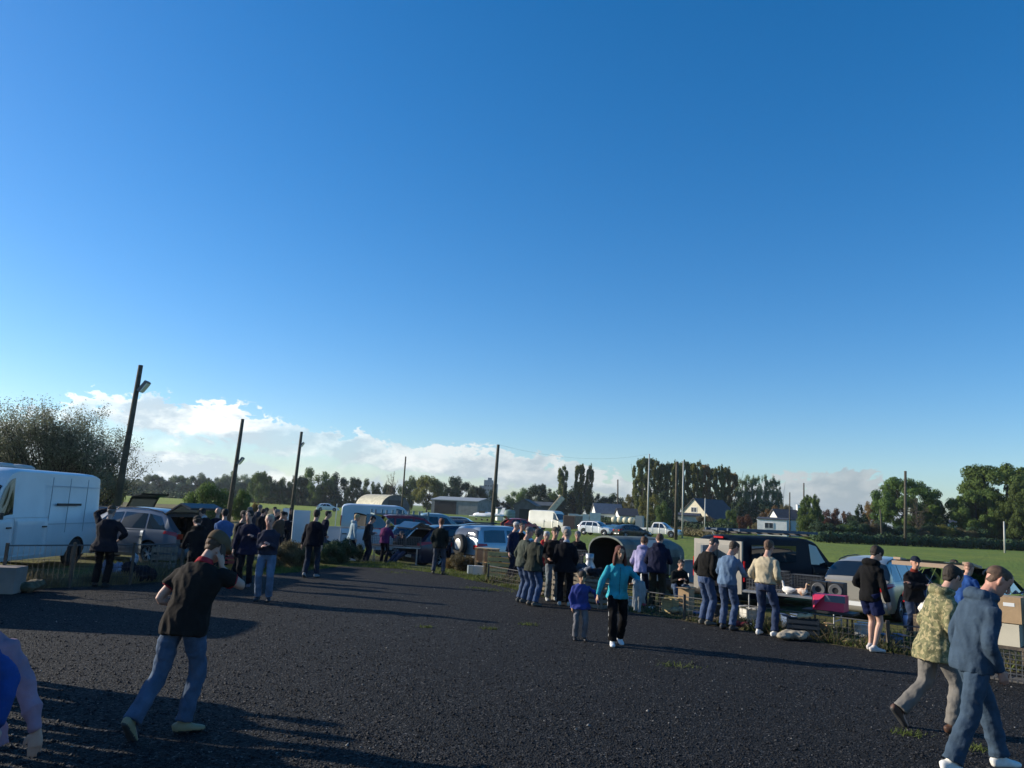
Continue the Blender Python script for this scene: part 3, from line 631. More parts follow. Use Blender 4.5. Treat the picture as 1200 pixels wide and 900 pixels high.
# ------------------------------------------------------------------ ground
def sheet(name, pts, z, m, sub=0):
    mb = MB(); mb.quad([(p[0], p[1], z) for p in pts]); o = mb.obj(name, [m]); tag(o, kind='structure'); return o
def ground_mat(name, c1, c2, c3, s1, s2, bump, bs, bd, rough=.95, spk=None):
    m = bpy.data.materials.new(name); m.use_nodes = True; t = m.node_tree; Nn_ = t.nodes.new; Ln = t.links.new; b = t.nodes['Principled BSDF']
    b.inputs['Roughness'].default_value = rough; b.inputs['Specular IOR Level'].default_value = .25
    tc = Nn_('ShaderNodeTexCoord'); a = Nn_('ShaderNodeTexNoise'); a.inputs['Scale'].default_value = s1; a.inputs['Detail'].default_value = 6; Ln(tc.outputs['Object'], a.inputs['Vector'])
    c = Nn_('ShaderNodeTexNoise'); c.inputs['Scale'].default_value = s2; c.inputs['Detail'].default_value = 8; Ln(tc.outputs['Object'], c.inputs['Vector'])
    r = Nn_('ShaderNodeValToRGB'); r.color_ramp.elements[0].position = .35; r.color_ramp.elements[1].position = .65; r.color_ramp.elements[0].color = (*c1, 1); r.color_ramp.elements[1].color = (*c2, 1); Ln(a.outputs['Fac'], r.inputs[0])
    mx = Nn_('ShaderNodeMix'); mx.data_type = 'RGBA'; mr = Nn_('ShaderNodeMapRange'); mr.inputs[1].default_value = .45; mr.inputs[2].default_value = .7; Ln(c.outputs['Fac'], mr.inputs[0]); Ln(mr.outputs[0], mx.inputs[0]); Ln(r.outputs[0], mx.inputs[6]); mx.inputs[7].default_value = (*c3, 1)
    out = mx.outputs[2]
    if spk:
        v = Nn_('ShaderNodeTexVoronoi'); v.inputs['Scale'].default_value = spk; Ln(tc.outputs['Object'], v.inputs['Vector'])
        bw = Nn_('ShaderNodeSeparateColor'); Ln(v.outputs['Color'], bw.inputs[0]); m2 = Nn_('ShaderNodeMapRange'); m2.inputs[1].default_value = .86; m2.inputs[2].default_value = .99; m2.inputs[4].default_value = .75; Ln(bw.outputs[0], m2.inputs[0])
        m3 = Nn_('ShaderNodeMix'); m3.data_type = 'RGBA'; Ln(m2.outputs[0], m3.inputs[0]); Ln(out, m3.inputs[6]); m3.inputs[7].default_value = (.11, .105, .10, 1); out = m3.outputs[2]
        m4 = Nn_('ShaderNodeMapRange'); m4.inputs[3].default_value = .45; m4.inputs[4].default_value = 1.35; Ln(bw.outputs[1], m4.inputs[0]); m5 = Nn_('ShaderNodeVectorMath'); m5.operation = 'SCALE'; Ln(out, m5.inputs[0]); Ln(m4.outputs[0], m5.inputs[3]); out = m5.outputs[0]
    Ln(out, b.inputs['Base Color'])
    bp = Nn_('ShaderNodeBump'); bp.inputs['Strength'].default_value = bump; bp.inputs['Distance'].default_value = bd
    if spk:
        v2 = Nn_('ShaderNodeTexVoronoi'); v2.inputs['Scale'].default_value = bs; Ln(tc.outputs['Object'], v2.inputs['Vector']); v3 = Nn_('ShaderNodeTexVoronoi'); v3.inputs['Scale'].default_value = bs*.42; Ln(tc.outputs['Object'], v3.inputs['Vector'])
        ad = Nn_('ShaderNodeMath'); ad.operation = 'ADD'; Ln(v2.outputs['Distance'], ad.inputs[0]); Ln(v3.outputs['Distance'], ad.inputs[1]); sb = Nn_('ShaderNodeMath'); sb.operation = 'MULTIPLY'; sb.inputs[1].default_value = -1; Ln(ad.outputs[0], sb.inputs[0]); Ln(sb.outputs[0], bp.inputs['Height'])
    else:
        n = Nn_('ShaderNodeTexNoise'); n.inputs['Scale'].default_value = bs; n.inputs['Detail'].default_value = 8; Ln(tc.outputs['Object'], n.inputs['Vector']); Ln(n.outputs['Fac'], bp.inputs['Height'])
    Ln(bp.outputs[0], b.inputs['Normal']); return m
GRASS = ground_mat('field_grass', (.12, .18, .022), (.17, .21, .028), (.10, .14, .022), .06, .6, .9, 3, .25)
ROUGH = ground_mat('rough_pasture', (.15, .125, .045), (.20, .15, .06), (.09, .09, .035), .05, .5, 1, 1.5, .5)
LUSH = ground_mat('lush_grass', (.19, .26, .025), (.24, .27, .03), (.15, .2, .025), .03, .4, .9, 3, .2)
VERGE = ground_mat('verge_grass', (.085, .085, .022), (.12, .125, .025), (.05, .042, .022), .5, 2.2, 1, 14, .12)
DIRT = ground_mat('weedy_dirt', (.06, .048, .026), (.10, .085, .035), (.028, .023, .016), .9, 3.5, 1, 12, .12)
GRAVEL = ground_mat('tar_gravel', (.0042, .0046, .0054), (.0115, .0115, .0122), (.0032, .0035, .0040), .28, 4, 1.0, 50, .026, rough=.85, spk=52)
EDGE = [(-9.9, 15.4), (-8.3, 17.4), (-7.0, 20.2), (-5.9, 22.4), (-5.2, 25.2), (-3.2, 25.4), (-1.6, 24.0), (-.6, 22.3), (2.2, 17.7), (5.0, 14.75), (7.9, 12.1), (13, 7.5)]
# verge (rough grass) between the gravel and the field, then weedy dirt along the fence on the right
def edist(x, y):
    best = 1e9; sg = 1
    for (x1, y1), (x2, y2) in zip(EDGE, EDGE[1:]):
        dx, dy = x2-x1, y2-y1; t = max(0, min(1, ((x-x1)*dx+(y-y1)*dy)/(dx*dx+dy*dy))); px_, py_ = x1+dx*t, y1+dy*t; d = math.hypot(x-px_, y-py_)
        if d < best: best = d; sg = 1 if (dx*(y-y1)-dy*(x-x1)) > 0 else -1
    return best*sg
def sstep(a, b, x): t = max(0, min(1, (x-a)/(b-a))); return t*t*(3-2*t)
def GZ(x, y):
    if y < 6 and x < 14: return 0
    return -.3*sstep(1.7, 4.6, edist(x, y) if abs(x) < 60 and y < 70 else 99)*sstep(-9, -3, x)
gx = [-2500, -900, -300, -120, -60]+[-42+.5*i for i in range(160)]+[40, 50, 70, 120, 300, 900, 2500]
gy = [-80, -20]+[-8+.5*i for i in range(100)]+[45, 52, 62, 80, 120, 200, 400, 900, 2500]
vs = [(x, y, GZ(x, y)-(.03 if (x < -5 or y < 4) and edist(x, y) < 0 else 0)) for y in gy for x in gx]; nx_ = len(gx)
gm_ = MB(); gm_.add(vs, [(j*nx_+i, j*nx_+i+1, (j+1)*nx_+i+1, (j+1)*nx_+i) for j in range(len(gy)-1) for i in range(nx_-1)]); tag(gm_.obj('ground', [GRASS], smooth=True), kind='structure')
vm = MB(); wob = lambda x, y: noise.noise(Vector((x*.15, y*.15, 0)))*2.5
for j, y in enumerate(gy[:-1]):
    for i, x in enumerate(gx[:-1]):
        if -42 <= x < 30 and 6 < y < 42 and gx[i+1]-x < 1 and gy[j+1]-y < 1:
            e = edist(x+.25, y+.25)
            if -.8 < e < 9+wob(x, y): vm.quad([(X_, Y_, GZ(X_, Y_)+.005) for X_, Y_ in ((x, y), (gx[i+1], y), (gx[i+1], gy[j+1]), (x, gy[j+1]))])
tag(vm.obj('verge', [VERGE]), kind='structure')
dm = MB(); pts = [(-10.1, 14.0), (-9.9, 15.4), (-8.3, 17.4), (-7.0, 20.2), (-8.6, 20.4), (-9.6, 18.2), (-11.4, 16), (-11.5, 14)]; dm.quad([(x, y, .008) for x, y in pts])
pts = [(-1.0, 22.9), (-.6, 22.3), (2.2, 17.7), (5.0, 14.75), (7.9, 12.1), (13, 7.5), (15, 9.0), (10.2, 13.2), (7.3, 16.0), (4.2, 19.3), (1.2, 23.5), (-.6, 24.5)]; dm.quad([(x, y, .008) for x, y in pts])
tag(dm.obj('dirt_strip', [DIRT]), kind='structure')
g = MB(); g.quad([(-40, -6, .012), (30, -6, .012)]+[(x, y, .012) for x, y in EDGE[::-1]]+[(-40, 12, .012)]); tag(g.obj('gravel_lot', [GRAVEL]), kind='structure')
def _unused(name, pix, z, m):
    return sheet(name, pix, z, m)
sheet('rough_pasture', [(-34, 30), (-13, 44), (-40, 150), (-420, 420), (-420, 60)], .006, ROUGH)
sheet('lush_field', [(-70, 135), (-24, 150), (-62, 300), (-190, 330), (-140, 200)], .010, LUSH)

def inside(x, y):
    c = False; P_ = [(-40, -6), (30, -6)]+EDGE[::-1]+[(-40, 12)]
    for (x1, y1), (x2, y2) in zip(P_, P_[1:]+P_[:1]):
        if (y1 > y) != (y2 > y) and x < (x2-x1)*(y-y1)/(y2-y1)+x1: c = not c
    return c
# loose stones on the gravel
OCT = np.array([(1, 0, 0), (-1, 0, 0), (0, 1, 0), (0, -1, 0), (0, 0, 1), (0, 0, -1)], float)
OF = np.array([(0, 2, 4), (2, 1, 4), (1, 3, 4), (3, 0, 4), (2, 0, 5), (1, 2, 5), (3, 1, 5), (0, 3, 5)])
def scatter_stones(name, n, xr, yr, smin, smax, m, test, label, power=2.0, zz=.012):
    V = []; F = []; k = 0
    while k < n:
        yy = yr[0]+(yr[1]-yr[0])*random.random()**power; xx = random.uniform(-.8, .8)*yy if xr is None else random.uniform(*xr)
        if not test(xx, yy): continue
        r = random.uniform(smin, smax)*(1 if random.random() < .9 else 1.6)
        o = OCT*np.array([r*random.uniform(.7, 1.3), r*random.uniform(.6, 1.1), r*random.uniform(.45, .8)])+RNG.normal(0, r*.18, (6, 3)); a = random.random()*6.3; c, s_ = math.cos(a), math.sin(a)
        o = np.stack([o[:, 0]*c-o[:, 1]*s_+xx, o[:, 0]*s_+o[:, 1]*c+yy, o[:, 2]+zz+r*.3], 1); V.append(o); F.append(OF+6*k); k += 1
    return rawmesh(name, np.concatenate(V), np.concatenate(F), m, label)
def rawmesh(name, V, F, m, label=None, kind=None, cat=None, parent=None, smooth=False):
    me = bpy.data.meshes.new(name); k = F.shape[1]; me.vertices.add(len(V)); me.vertices.foreach_set('co', V.astype(np.float32).ravel()); me.loops.add(F.size); me.loops.foreach_set('vertex_index', F.astype(np.int32).ravel())
    me.polygons.add(len(F)); me.polygons.foreach_set('loop_start', np.arange(0, F.size, k, dtype=np.int32)); me.update(calc_edges=True); me.validate()
    return link(name, me, m, parent, smooth)
STONE = mat('gravel_stone', (.016, .017, .020), .75, spec=.25, var=.8, vscale=24)
STONEL = mat('gravel_stone_light', (.20, .19, .18), .8, var=.5, vscale=9)
o = scatter_stones('loose_gravel', 48000, None, (5.2, 20), .006, .013, STONE, inside, ''); tag(o, 'loose dark chippings covering the gravel lot', 'gravel', kind='stuff')
o = scatter_stones('pale_chippings', 700, None, (5.2, 22), .006, .013, STONEL, inside, '', 1.6); tag(o, 'pale stone chips sprinkled over the dark gravel', 'gravel', kind='stuff')

# ------------------------------------------------------------------ grass and weeds
def blades(n, posf, hmin, hmax, wd, lean=.5, seg=1):
    V = np.empty((n*4, 3)); F = np.arange(n*4).reshape(n, 4); i = 0
    for i in range(n):
        x, y, z, k = posf(); h = random.uniform(hmin, hmax)*k; a = random.random()*6.283; c, s_ = math.cos(a)*wd, math.sin(a)*wd
        lx, ly = random.gauss(0, lean)*h, random.gauss(0, lean)*h
        V[i*4:i*4+4] = ((x-c, y-s_, z), (x+c, y+s_, z), (x+lx+c*.3, y+ly+s_*.3, z+h), (x+lx-c*.3, y+ly-s_*.3, z+h))
    return V, F
def alongedge(a, b):     # random point along EDGE between parameters, offset outward
    segs = list(zip(EDGE, EDGE[1:]))[a:b]; ln = [math.hypot(q[0]-p[0], q[1]-p[1]) for p, q in segs]; r = random.random()*sum(ln)
    for (p, q), l_ in zip(segs, ln):
        if r <= l_: break
        r -= l_
    t = r/l_; nx, ny = -(q[1]-p[1])/l_, (q[0]-p[0])/l_
    return p[0]+(q[0]-p[0])*t, p[1]+(q[1]-p[1])*t, nx, ny
GB = mat('grass_blade', (.10, .13, .025), .8, var=.35, vscale=1.2, trans=.35)
DB = mat('dead_grass_blade', (.20, .16, .08), .9, var=.4, vscale=1.5, trans=.3)
WB = mat('weed_leaf', (.06, .065, .03), .85, var=.5, vscale=2.5, trans=.25)
def f1():
    x, y, nx, ny = alongedge(2, 8); d = random.random()**1.4*5; k = .6+noise.noise(Vector((x*1.3, y*1.3, 0)))*1.0; x, y = x+nx*d+random.gauss(0, .1), y+ny*d; return x, y, GZ(x, y), max(.25, k)
V, F = blades(22000, f1, .05, .14, .010); tag(rawmesh('verge_grass', V, F, GB), 'short rough grass on the verge behind the gravel', 'grass', kind='stuff')
def f2():
    x, y, nx, ny = alongedge(7, 11); d = .12+random.random()**1.2*2.0; k = .55+noise.noise(Vector((x*2, y*2, 3)))*1.3
    x, y = x+nx*d, y+ny*d; return x, y, GZ(x, y), max(.15, k)
V, F = blades(16000, f2, .06, .24, .008, .6); tag(rawmesh('fence_grass', V, F, DB), 'dry yellow grass and weeds under the low fence', 'weeds', kind='stuff')
V, F = blades(9000, f2, .05, .22, .014, .5); tag(rawmesh('green_weeds', V, F, GB), 'green weeds growing through the low mesh fence', 'weeds', kind='stuff')
V, F = blades(9000, f2, .03, .18, .03, .7); tag(rawmesh('dark_weeds', V, F, WB), 'dark matted weeds at the foot of the stalls', 'weeds', kind='stuff')
def f3():
    x, y, nx, ny = alongedge(0, 2); d = .1+random.random()*1.3; k = .5+noise.noise(Vector((x*2, y*2, 5)))*1.2; x, y = x+nx*d, y+ny*d; return x, y, GZ(x, y), max(.15, k)
V, F = blades(8000, f3, .1, .45, .012, .35); tag(rawmesh('van_weeds', V, F, DB), 'dry weeds along the fence beside the parked vans', 'weeds', kind='stuff')
def f4():
    c = random.choice(TUFT); return c[0]+random.gauss(0, c[2]), c[1]+random.gauss(0, c[2]*.6), .012, 1
TUFT = [(*G(px, py).xy, r_) for px, py, r_ in ((618, 733, .10), (572, 738, .09), (795, 782, .16), (1065, 862, .08), (583, 693, .25), (560, 690, .2), (640, 700, .2), (470, 672, .35), (1145, 880, .08), (500, 736, .07))]
V, F = blades(900, f4, .02, .05, .006, .8); tag(rawmesh('gravel_tufts', V, F, GB), 'sparse green tufts sprouting through the gravel', 'grass', kind='stuff')

# ------------------------------------------------------------------ trees
def clumps_round(rw, h0, h1, n, seed, cr=.3, flat=1.0):
    r = np.random.default_rng(seed); C = []; cz = (h0+h1)/2; hh = (h1-h0)/2
    for _ in range(n):
        while True:
            p = r.uniform(-1, 1, 3)
            if .25 < np.linalg.norm(p) < 1: break
        p = p/np.linalg.norm(p)*(.55+.35*r.random()); k = r.uniform(.6, 1.25)*cr
        C.append((p[0]*rw, p[1]*rw, cz+p[2]*hh, rw*k, hh*k*flat*1.0))
    return C
def leafcloud(C, n, size, seed, shell=.55):
    r = np.random.default_rng(seed); C = np.array(C); wt = (C[:, 3]**2*C[:, 4]); wt = wt/wt.sum(); idx = r.choice(len(C), n, p=wt)
    d = r.normal(size=(n, 3)); d /= np.linalg.norm(d, axis=1)[:, None]; rr = (shell+(1.08-shell)*r.random(n)**.7); c = C[idx]
    P = c[:, :3]+d*rr[:, None]*np.stack([c[:, 3], c[:, 3], c[:, 4]], 1)
    nn_ = d+r.normal(size=(n, 3))*.42+np.array([0, 0, .25]); nn_ /= np.linalg.norm(nn_, axis=1)[:, None]; u = np.cross(nn_, r.normal(size=(n, 3))); u /= np.linalg.norm(u, axis=1)[:, None]; v = np.cross(nn_, u); v /= np.linalg.norm(v, axis=1)[:, None]
    s = size*r.uniform(.6, 1.4, n)[:, None]; u = u*s; v = v*s*.62
    V = np.stack([P-u, P-v*.9+u*.1, P+u, P+v*.9], 1).reshape(-1, 3); return V, np.arange(n*4).reshape(n, 4)
def trunkmesh(h0, htop, r0, C, nl, seed, bent=.0):
    rr = random.Random(seed); mb = MB(); p = Vector((0, 0, -.1)); top = Vector((rr.uniform(-.3, .3), rr.uniform(-.3, .3), htop)); m = 5
    prev = p
    for i in range(1, m+1):
        q = p.lerp(top, i/m)+Vector((rr.gauss(0, .04), rr.gauss(0, .04), 0))*htop*.25*(i < m); mb.tube(prev, q, r0*(1-.17*(i-1)), r0*(1-.17*i), 7); prev = q
    ids = list(range(len(C))); rr.shuffle(ids)
    for i in ids[:nl]:
        c = C[i]; a = Vector((0, 0, rr.uniform(h0*.8, min(c[2], htop*.8)))); e = Vector(c[:3]); md = a.lerp(e, .5)+Vector((0, 0, -.1*(e-a).length)); rb = r0*.38
        mb.tube(a, md, rb, rb*.65, 5); mb.tube(md, e, rb*.65, rb*.22, 5)
    return mb.mesh('trunk')
BARK = mat('bark', (.055, .045, .035), .95, var=.4, vscale=6, bump=.6, bscale=14)
BARKP = mat('pale_bark', (.20, .20, .17), .9, var=.3, vscale=4)
def LM(name, c, c2, tr=.38): return mat('leaf_'+name, tuple(x*q for x, q in zip(c, (2.3, 2.5, 1.9))), .75, spec=.2, col2=tuple(x*q for x, q in zip(c2, (2.8, 3.0, 2.4))), vscale=.35, rnd=.22, trans=tr, det=6)
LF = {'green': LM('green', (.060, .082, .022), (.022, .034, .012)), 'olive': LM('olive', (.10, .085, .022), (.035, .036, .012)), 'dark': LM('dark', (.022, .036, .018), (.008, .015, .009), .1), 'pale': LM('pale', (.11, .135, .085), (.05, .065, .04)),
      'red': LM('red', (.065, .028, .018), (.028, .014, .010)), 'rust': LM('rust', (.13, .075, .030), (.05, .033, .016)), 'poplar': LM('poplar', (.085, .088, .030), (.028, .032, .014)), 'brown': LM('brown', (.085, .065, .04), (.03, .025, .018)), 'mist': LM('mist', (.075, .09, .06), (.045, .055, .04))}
PROTO = {}
def proto(kind, var=0):
    k = (kind, var)
    if k in PROTO: return PROTO[k]
    sd = 100+var*17+sum(map(ord, kind))
    if kind == 'round': C = clumps_round(.54, .02, 1.0, 50, sd, .25); n, s_, t = 9500, .024, trunkmesh(.12, .8, .030, C, 10, sd)
    elif kind == 'wide': C = clumps_round(.72, .08, 1.0, 60, sd, .21); n, s_, t = 14000, .022, trunkmesh(.1, .8, .035, C, 14, sd)
    elif kind == 'big': C = clumps_round(.56, .04, 1.0, 130, sd, .145); n, s_, t = 36000, .0145, trunkmesh(.1, .85, .028, C, 20, sd)
    elif kind == 'poplar':
        C = []; r = random.Random(sd)
        for i in range(46): z = .1+.86*r.random(); wv = .115*math.sin(math.pi*min(1, (1-z)*1.0+.05)**.55); a = r.random()*6.3; C.append((math.cos(a)*wv*.7, math.sin(a)*wv*.7, z, .045*r.uniform(.6, 1.1), .085*r.uniform(.6, 1.2)))
        C += [(0, 0, .96, .03, .06)]; n, s_, t = 9000, .0155, trunkmesh(.05, .95, .014, C, 14, sd)
    elif kind == 'sparse':
        C = []; r = random.Random(sd)
        for i in range(34): z = .42+.56*r.random(); a = r.random()*6.3; wv = .12; C.append((math.cos(a)*wv*r.random(), math.sin(a)*wv*r.random(), z, .045*r.uniform(.6, 1.2), .07*r.uniform(.6, 1.2)))
        n, s_, t = 3600, .013, trunkmesh(.15, .97, .012, C, 22, sd)
    elif kind == 'cone':
        C = []; r = random.Random(sd)
        for i in range(44): z = .05+.92*r.random()**1.2; wv = .36*(1-z)**.8; a = r.random()*6.3; C.append((math.cos(a)*wv*.75, math.sin(a)*wv*.75, z, .10*(1.15-z), .09))
        n, s_, t = 9000, .020, trunkmesh(.03, .95, .022, C, 8, sd)
    elif kind == 'bush': C = clumps_round(.85, -.12, 1.0, 30, sd, .32); n, s_, t = 10000, .035, trunkmesh(.05, .7, .03, C, 12, sd)
    elif kind == 'bare':
        C = clumps_round(.42, .25, 1.0, 44, sd, .12); n, s_, t = 1300, .010, trunkmesh(.2, .9, .022, C, 40, sd)
    V, F = leafcloud(C, n, s_, sd, .3 if kind != 'big' else .4)
    lo = len(V); cme = bpy.data.meshes.new('crown'); me = rawmesh('crown', V, F, None); cme = me.data; bpy.data.objects.remove(me)
    PROTO[k] = (cme, t); return PROTO[k]
TC = {}
def tree(kind, X, Y, H, leaf, label, width=None, var=0, bark=BARK, group=None, name=None, rz=None, z=0, cat=None):
    cme, tme = proto(kind, var); key = (kind, var, leaf, bark.name)
    if key not in TC:
        a = cme.copy(); a.materials.clear(); a.materials.append(LF[leaf]); b = tme.copy(); b.materials.clear(); b.materials.append(bark); TC[key] = (a, b)
    a, b = TC[key]; nm = name or {'bush': 'bush', 'poplar': 'poplar_tree', 'sparse': 'poplar_tree', 'cone': 'conifer_tree'}.get(kind, 'broadleaf_tree')
    root = empty(nm, (X, Y, z), random.random()*6.28 if rz is None else rz, label, cat or ('bush' if kind == 'bush' else 'tree'), group); root.scale = (H*(width or 1), H*(width or 1), H)
    for n_, me in (('crown', a), ('trunk', b)):
        o = bpy.data.objects.new(n_, me); COL.objects.link(o); o.parent = root
    return root
def treepx(kind, px, top, Y, leaf, label, wpx=None, **k):
    p = XY(px, Y); H = ZAT(px, top, Y); nat = {'round': 1.15, 'wide': 1.6, 'big': 1.2, 'poplar': .26, 'sparse': .30, 'cone': .62, 'bush': 1.9, 'bare': .95}[kind]
    wd = (wpx/900*Y)/(H*nat) if wpx else 1
    return tree(kind, p.x, p.y, H, leaf, label, width=wd, **k)

hz_ = MB().box((0, 1220, 20.4), (5100, 2640, 43.4)); hm = bpy.data.materials.new('haze_air'); hm.use_nodes = True; hn = hm.node_tree; hn.nodes.remove(hn.nodes['Principled BSDF'])
pv = hn.nodes.new('ShaderNodeVolumePrincipled'); pv.inputs['Color'].default_value = (.80, .88, 1, 1); pv.inputs['Density'].default_value = .00015; pv.inputs['Anisotropy'].default_value = .35; hn.links.new(pv.outputs[0], hn.nodes['Material Output'].inputs['Volume'])
tag(hz_.obj('haze', [hm]), 'thin pale haze in the morning air over the far field', 'haze', kind='stuff')
ORD = ['first', 'second', 'third', 'fourth', 'fifth', 'sixth', 'seventh', 'eighth', 'ninth', 'tenth', 'eleventh', 'twelfth', 'thirteenth', 'fourteenth', 'fifteenth', 'sixteenth', 'seventeenth', 'eighteenth', 'nineteenth', 'twentieth']+['twenty-'+a for a in ('first', 'second', 'third', 'fourth', 'fifth', 'sixth', 'seventh', 'eighth', 'ninth')]+['thirtieth']
def GL(x, y): return Vector((x, y, GZ(x, y)))
# ---- far wood and hedges
x = 148; i = 0
tops = [560, 557, 562, 552, 558, 560, 553, 561, 550, 556, 559, 552, 560, 548, 558, 556, 551]
while i < 17:
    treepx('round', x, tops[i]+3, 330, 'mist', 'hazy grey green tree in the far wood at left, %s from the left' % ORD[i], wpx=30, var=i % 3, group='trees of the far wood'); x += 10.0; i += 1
R = 'green dark olive mist red rust poplar pale brown'.split()
mid = [(303, 551, 22, 'green'), (318, 557, 20, 'dark'), (333, 559, 20, 'green'), (348, 556, 20, 'dark'), (371, 547, 34, 'green'), (395, 553, 24, 'dark'), (413, 558, 18, 'dark'), (434, 560, 20, 'green'), (478, 557, 22, 'green'), (499, 556, 32, 'olive'), (522, 557, 28, 'dark'), (540, 558, 26, 'dark'), (556, 568, 24, 'dark'), (572, 573, 22, 'dark'), (608, 571, 26, 'green'), (631, 566, 28, 'dark'), (650, 571, 18, 'green'), (669, 567, 46, 'dark'), (652, 585, 26, 'dark'), (695, 574, 22, 'dark'), (716, 577, 30, 'dark'), (741, 578, 20, 'olive'), (587, 585, 20, 'dark'), (560, 584, 20, 'olive'), (453, 566, 18, 'dark'), (383, 566, 22, 'dark'), (357, 566, 20, 'dark'), (328, 568, 22, 'dark')]
for i, (px, t, wd, lf) in enumerate(mid):
    treepx('round', px, t, 240+(i % 3)*12, lf, '%s leafed round tree behind the hangars, %s from the left' % ({'green': 'green', 'dark': 'dark', 'olive': 'autumn olive'}[lf], ORD[i]), wpx=wd*1.3, var=i % 3, group='round trees behind the hangars')
treepx('bare', 456, 549, 235, 'brown', 'thin half bare tree with open twigs above the arched hangar', wpx=20)
for i, (px, t, wd) in enumerate([(658, 546, 14), (678, 545, 15), (689, 545, 12)]):
    treepx('poplar', px, t, 250, 'poplar', 'slim upright poplar above the dark round tree, %s from the left' % ORD[i], wpx=wd, var=i % 2, group='slim poplars near the tipper')
pops = [(746, 540), (753, 537), (761, 538), (770, 540), (777, 545), (785, 543), (793, 541), (801, 541), (809, 543), (817, 541), (826, 545), (834, 549), (842, 546), (850, 548), (858, 555)]
for i, (px, t) in enumerate(pops):
    treepx('poplar', px, t, 205+(i % 3)*8, ['poplar', 'poplar', 'rust', 'olive'][(i*7) % 4 if i > 7 else 0], 'tall poplar of the dense row behind the goalposts, %s from the left' % ORD[i], wpx=15, var=i % 3, group='dense poplar row')
for i, (px, t) in enumerate([(866, 560), (874, 557), (882, 558), (890, 557), (898, 557), (906, 559), (913, 562)]):
    treepx('sparse', px, t, 215, 'pale', 'pale thin poplar showing its bare trunk, %s from the left' % ORD[i], wpx=13, var=i % 3, bark=BARKP, group='pale sparse poplars')
rt = [('round', 866, 582, 30, 195, 'dark', 'dark tree directly right of the gabled house roof'), ('wide', 893, 583, 50, 200, 'dark', 'broad dark trees under the pale poplars'), ('round', 760, 578, 30, 180, 'olive', 'olive tree at the foot of the left goalpost'), ('round', 781, 574, 30, 185, 'dark', 'dark tree between the two goalposts'), ('bush', 776, 588, 22, 150, 'green', 'small green bush before the poplar row'),
      ('bush', 856, 598, 18, 150, 'green', 'green shrub at the right end of the dark house roof'), ('bush', 873, 602, 22, 152, 'red', 'red leaved bush left of the white cottage'), ('bush', 826, 605, 30, 148, 'brown', 'brown garden shrubs in front of the gabled house'), ('bush', 846, 607, 26, 146, 'green', 'low green garden shrubs right of the gabled house'), ('bush', 888, 612, 18, 146, 'brown', 'brown low bush before the white cottage'),
      ('round', 905, 592, 26, 190, 'rust', 'brown autumn tree behind the white cottage'), ('round', 921, 590, 20, 190, 'brown', 'dull brown tree behind the cottage chimney'), ('big', 950, 577, 32, 130, 'green', 'green tree standing at the right end of the white cottage'), ('round', 970, 596, 26, 165, 'red', 'dark red tree right of the cottage tree'), ('round', 988, 595, 26, 165, 'red', 'purple red tree beside the conifer'), ('cone', 1008, 590, 26, 150, 'dark', 'dark conifer in the hedge before the telegraph pole'),
      ('round', 1002, 603, 26, 150, 'dark', 'dark tree left of the conifer'), ('round', 1023, 586, 24, 160, 'rust', 'yellow brown tree left of the large round tree'), ('cone', 1031, 596, 14, 142, 'dark', 'narrow dark cypress right of the conifer'), ('big', 1062, 556, 90, 140, 'green', 'large round green tree behind the telegraph pole'), ('round', 1092, 585, 44, 150, 'dark', 'dark lower tree at the right foot of the large round tree'), ('bare', 1076, 578, 34, 126, 'brown', 'half bare brown tree before the large round tree'),
      ('big', 1180, 535, 118, 138, 'green', 'tallest green tree at the right edge of the field'), ('big', 1146, 570, 74, 134, 'green', 'lower green tree left of the tallest tree'), ('big', 1205, 560, 70, 128, 'green', 'green tree cut by the right picture edge'), ('wide', 1225, 545, 90, 150, 'dark', 'dark tree behind the right edge tree'),
      ('bush', 948, 600, 30, 128, 'green', 'green hedge bush beneath the cottage tree'), ('bush', 245, 566, 58, 62, 'green', 'large green bush beyond the raised tailgates'), ('bush', 278, 574, 34, 66, 'green', 'green bush at the foot of the second leaning pole'), ('bush', 298, 590, 18, 52, 'rust', 'rusty brown weed clump behind the crowd'), ('bush', 160, 582, 30, 50, 'olive', 'rough olive scrub left of the raised black tailgate')]
for kd, px, t, wd, Y, lf, lb in rt: treepx(kd, px, t, Y, lf, lb, wpx=wd, var=px % 3, z=0)
# right hedge : a row of bushes
i = 0; px = 962
while px < 1240:
    Y = 118+(px-960)*.07
    treepx('bush', px, 608+random.random()*7+(px-960)*.02, Y, ['dark', 'dark', 'green', 'dark', 'brown'][i % 5] if px < 1060 else ['brown', 'dark', 'olive', 'dark'][i % 4], 'hedge bush along the far side of the pitch, %s from the left' % ORD[i], wpx=34, var=i % 3, group='hedge bushes along the pitch'); px += 14; i += 1
HEDGE = LF['dark']
def hedge(pxs, Y0, Y1, h, label, leaf='dark', n=9000, sz=.22):
    a, b = XY(pxs[0], Y0), XY(pxs[1], Y1); ln = (b-a).length; C = []; r = random.Random(3)
    for k in range(int(ln/1.6)): t = (k+.5)/int(ln/1.6); p = a.lerp(b, t); hh = h*r.uniform(.75, 1.1); C.append((p.x, p.y, hh*.5-.2, 1.3, hh*.55))
    V, F = leafcloud(C, n, sz, 5, .4); o = rawmesh('hedge', V, F, LF[leaf]); tag(o, label, 'hedge')
hedge((955, 1215), 108, 122, 1.5, 'long low clipped hedge along the far edge of the green pitch', 'dark', 16000, .2)
hedge((700, 860), 165, 140, 1.8, 'dark hedge across the field behind the goalposts')
hedge((775, 850), 112, 96, 1.1, 'scrubby dark hedge beside the thick wooden pole', 'brown', 5000, .14)
hedge((140, 470), 300, 235, 3.0, 'dark field hedge under the far trees on the left', 'dark', 16000, .5)
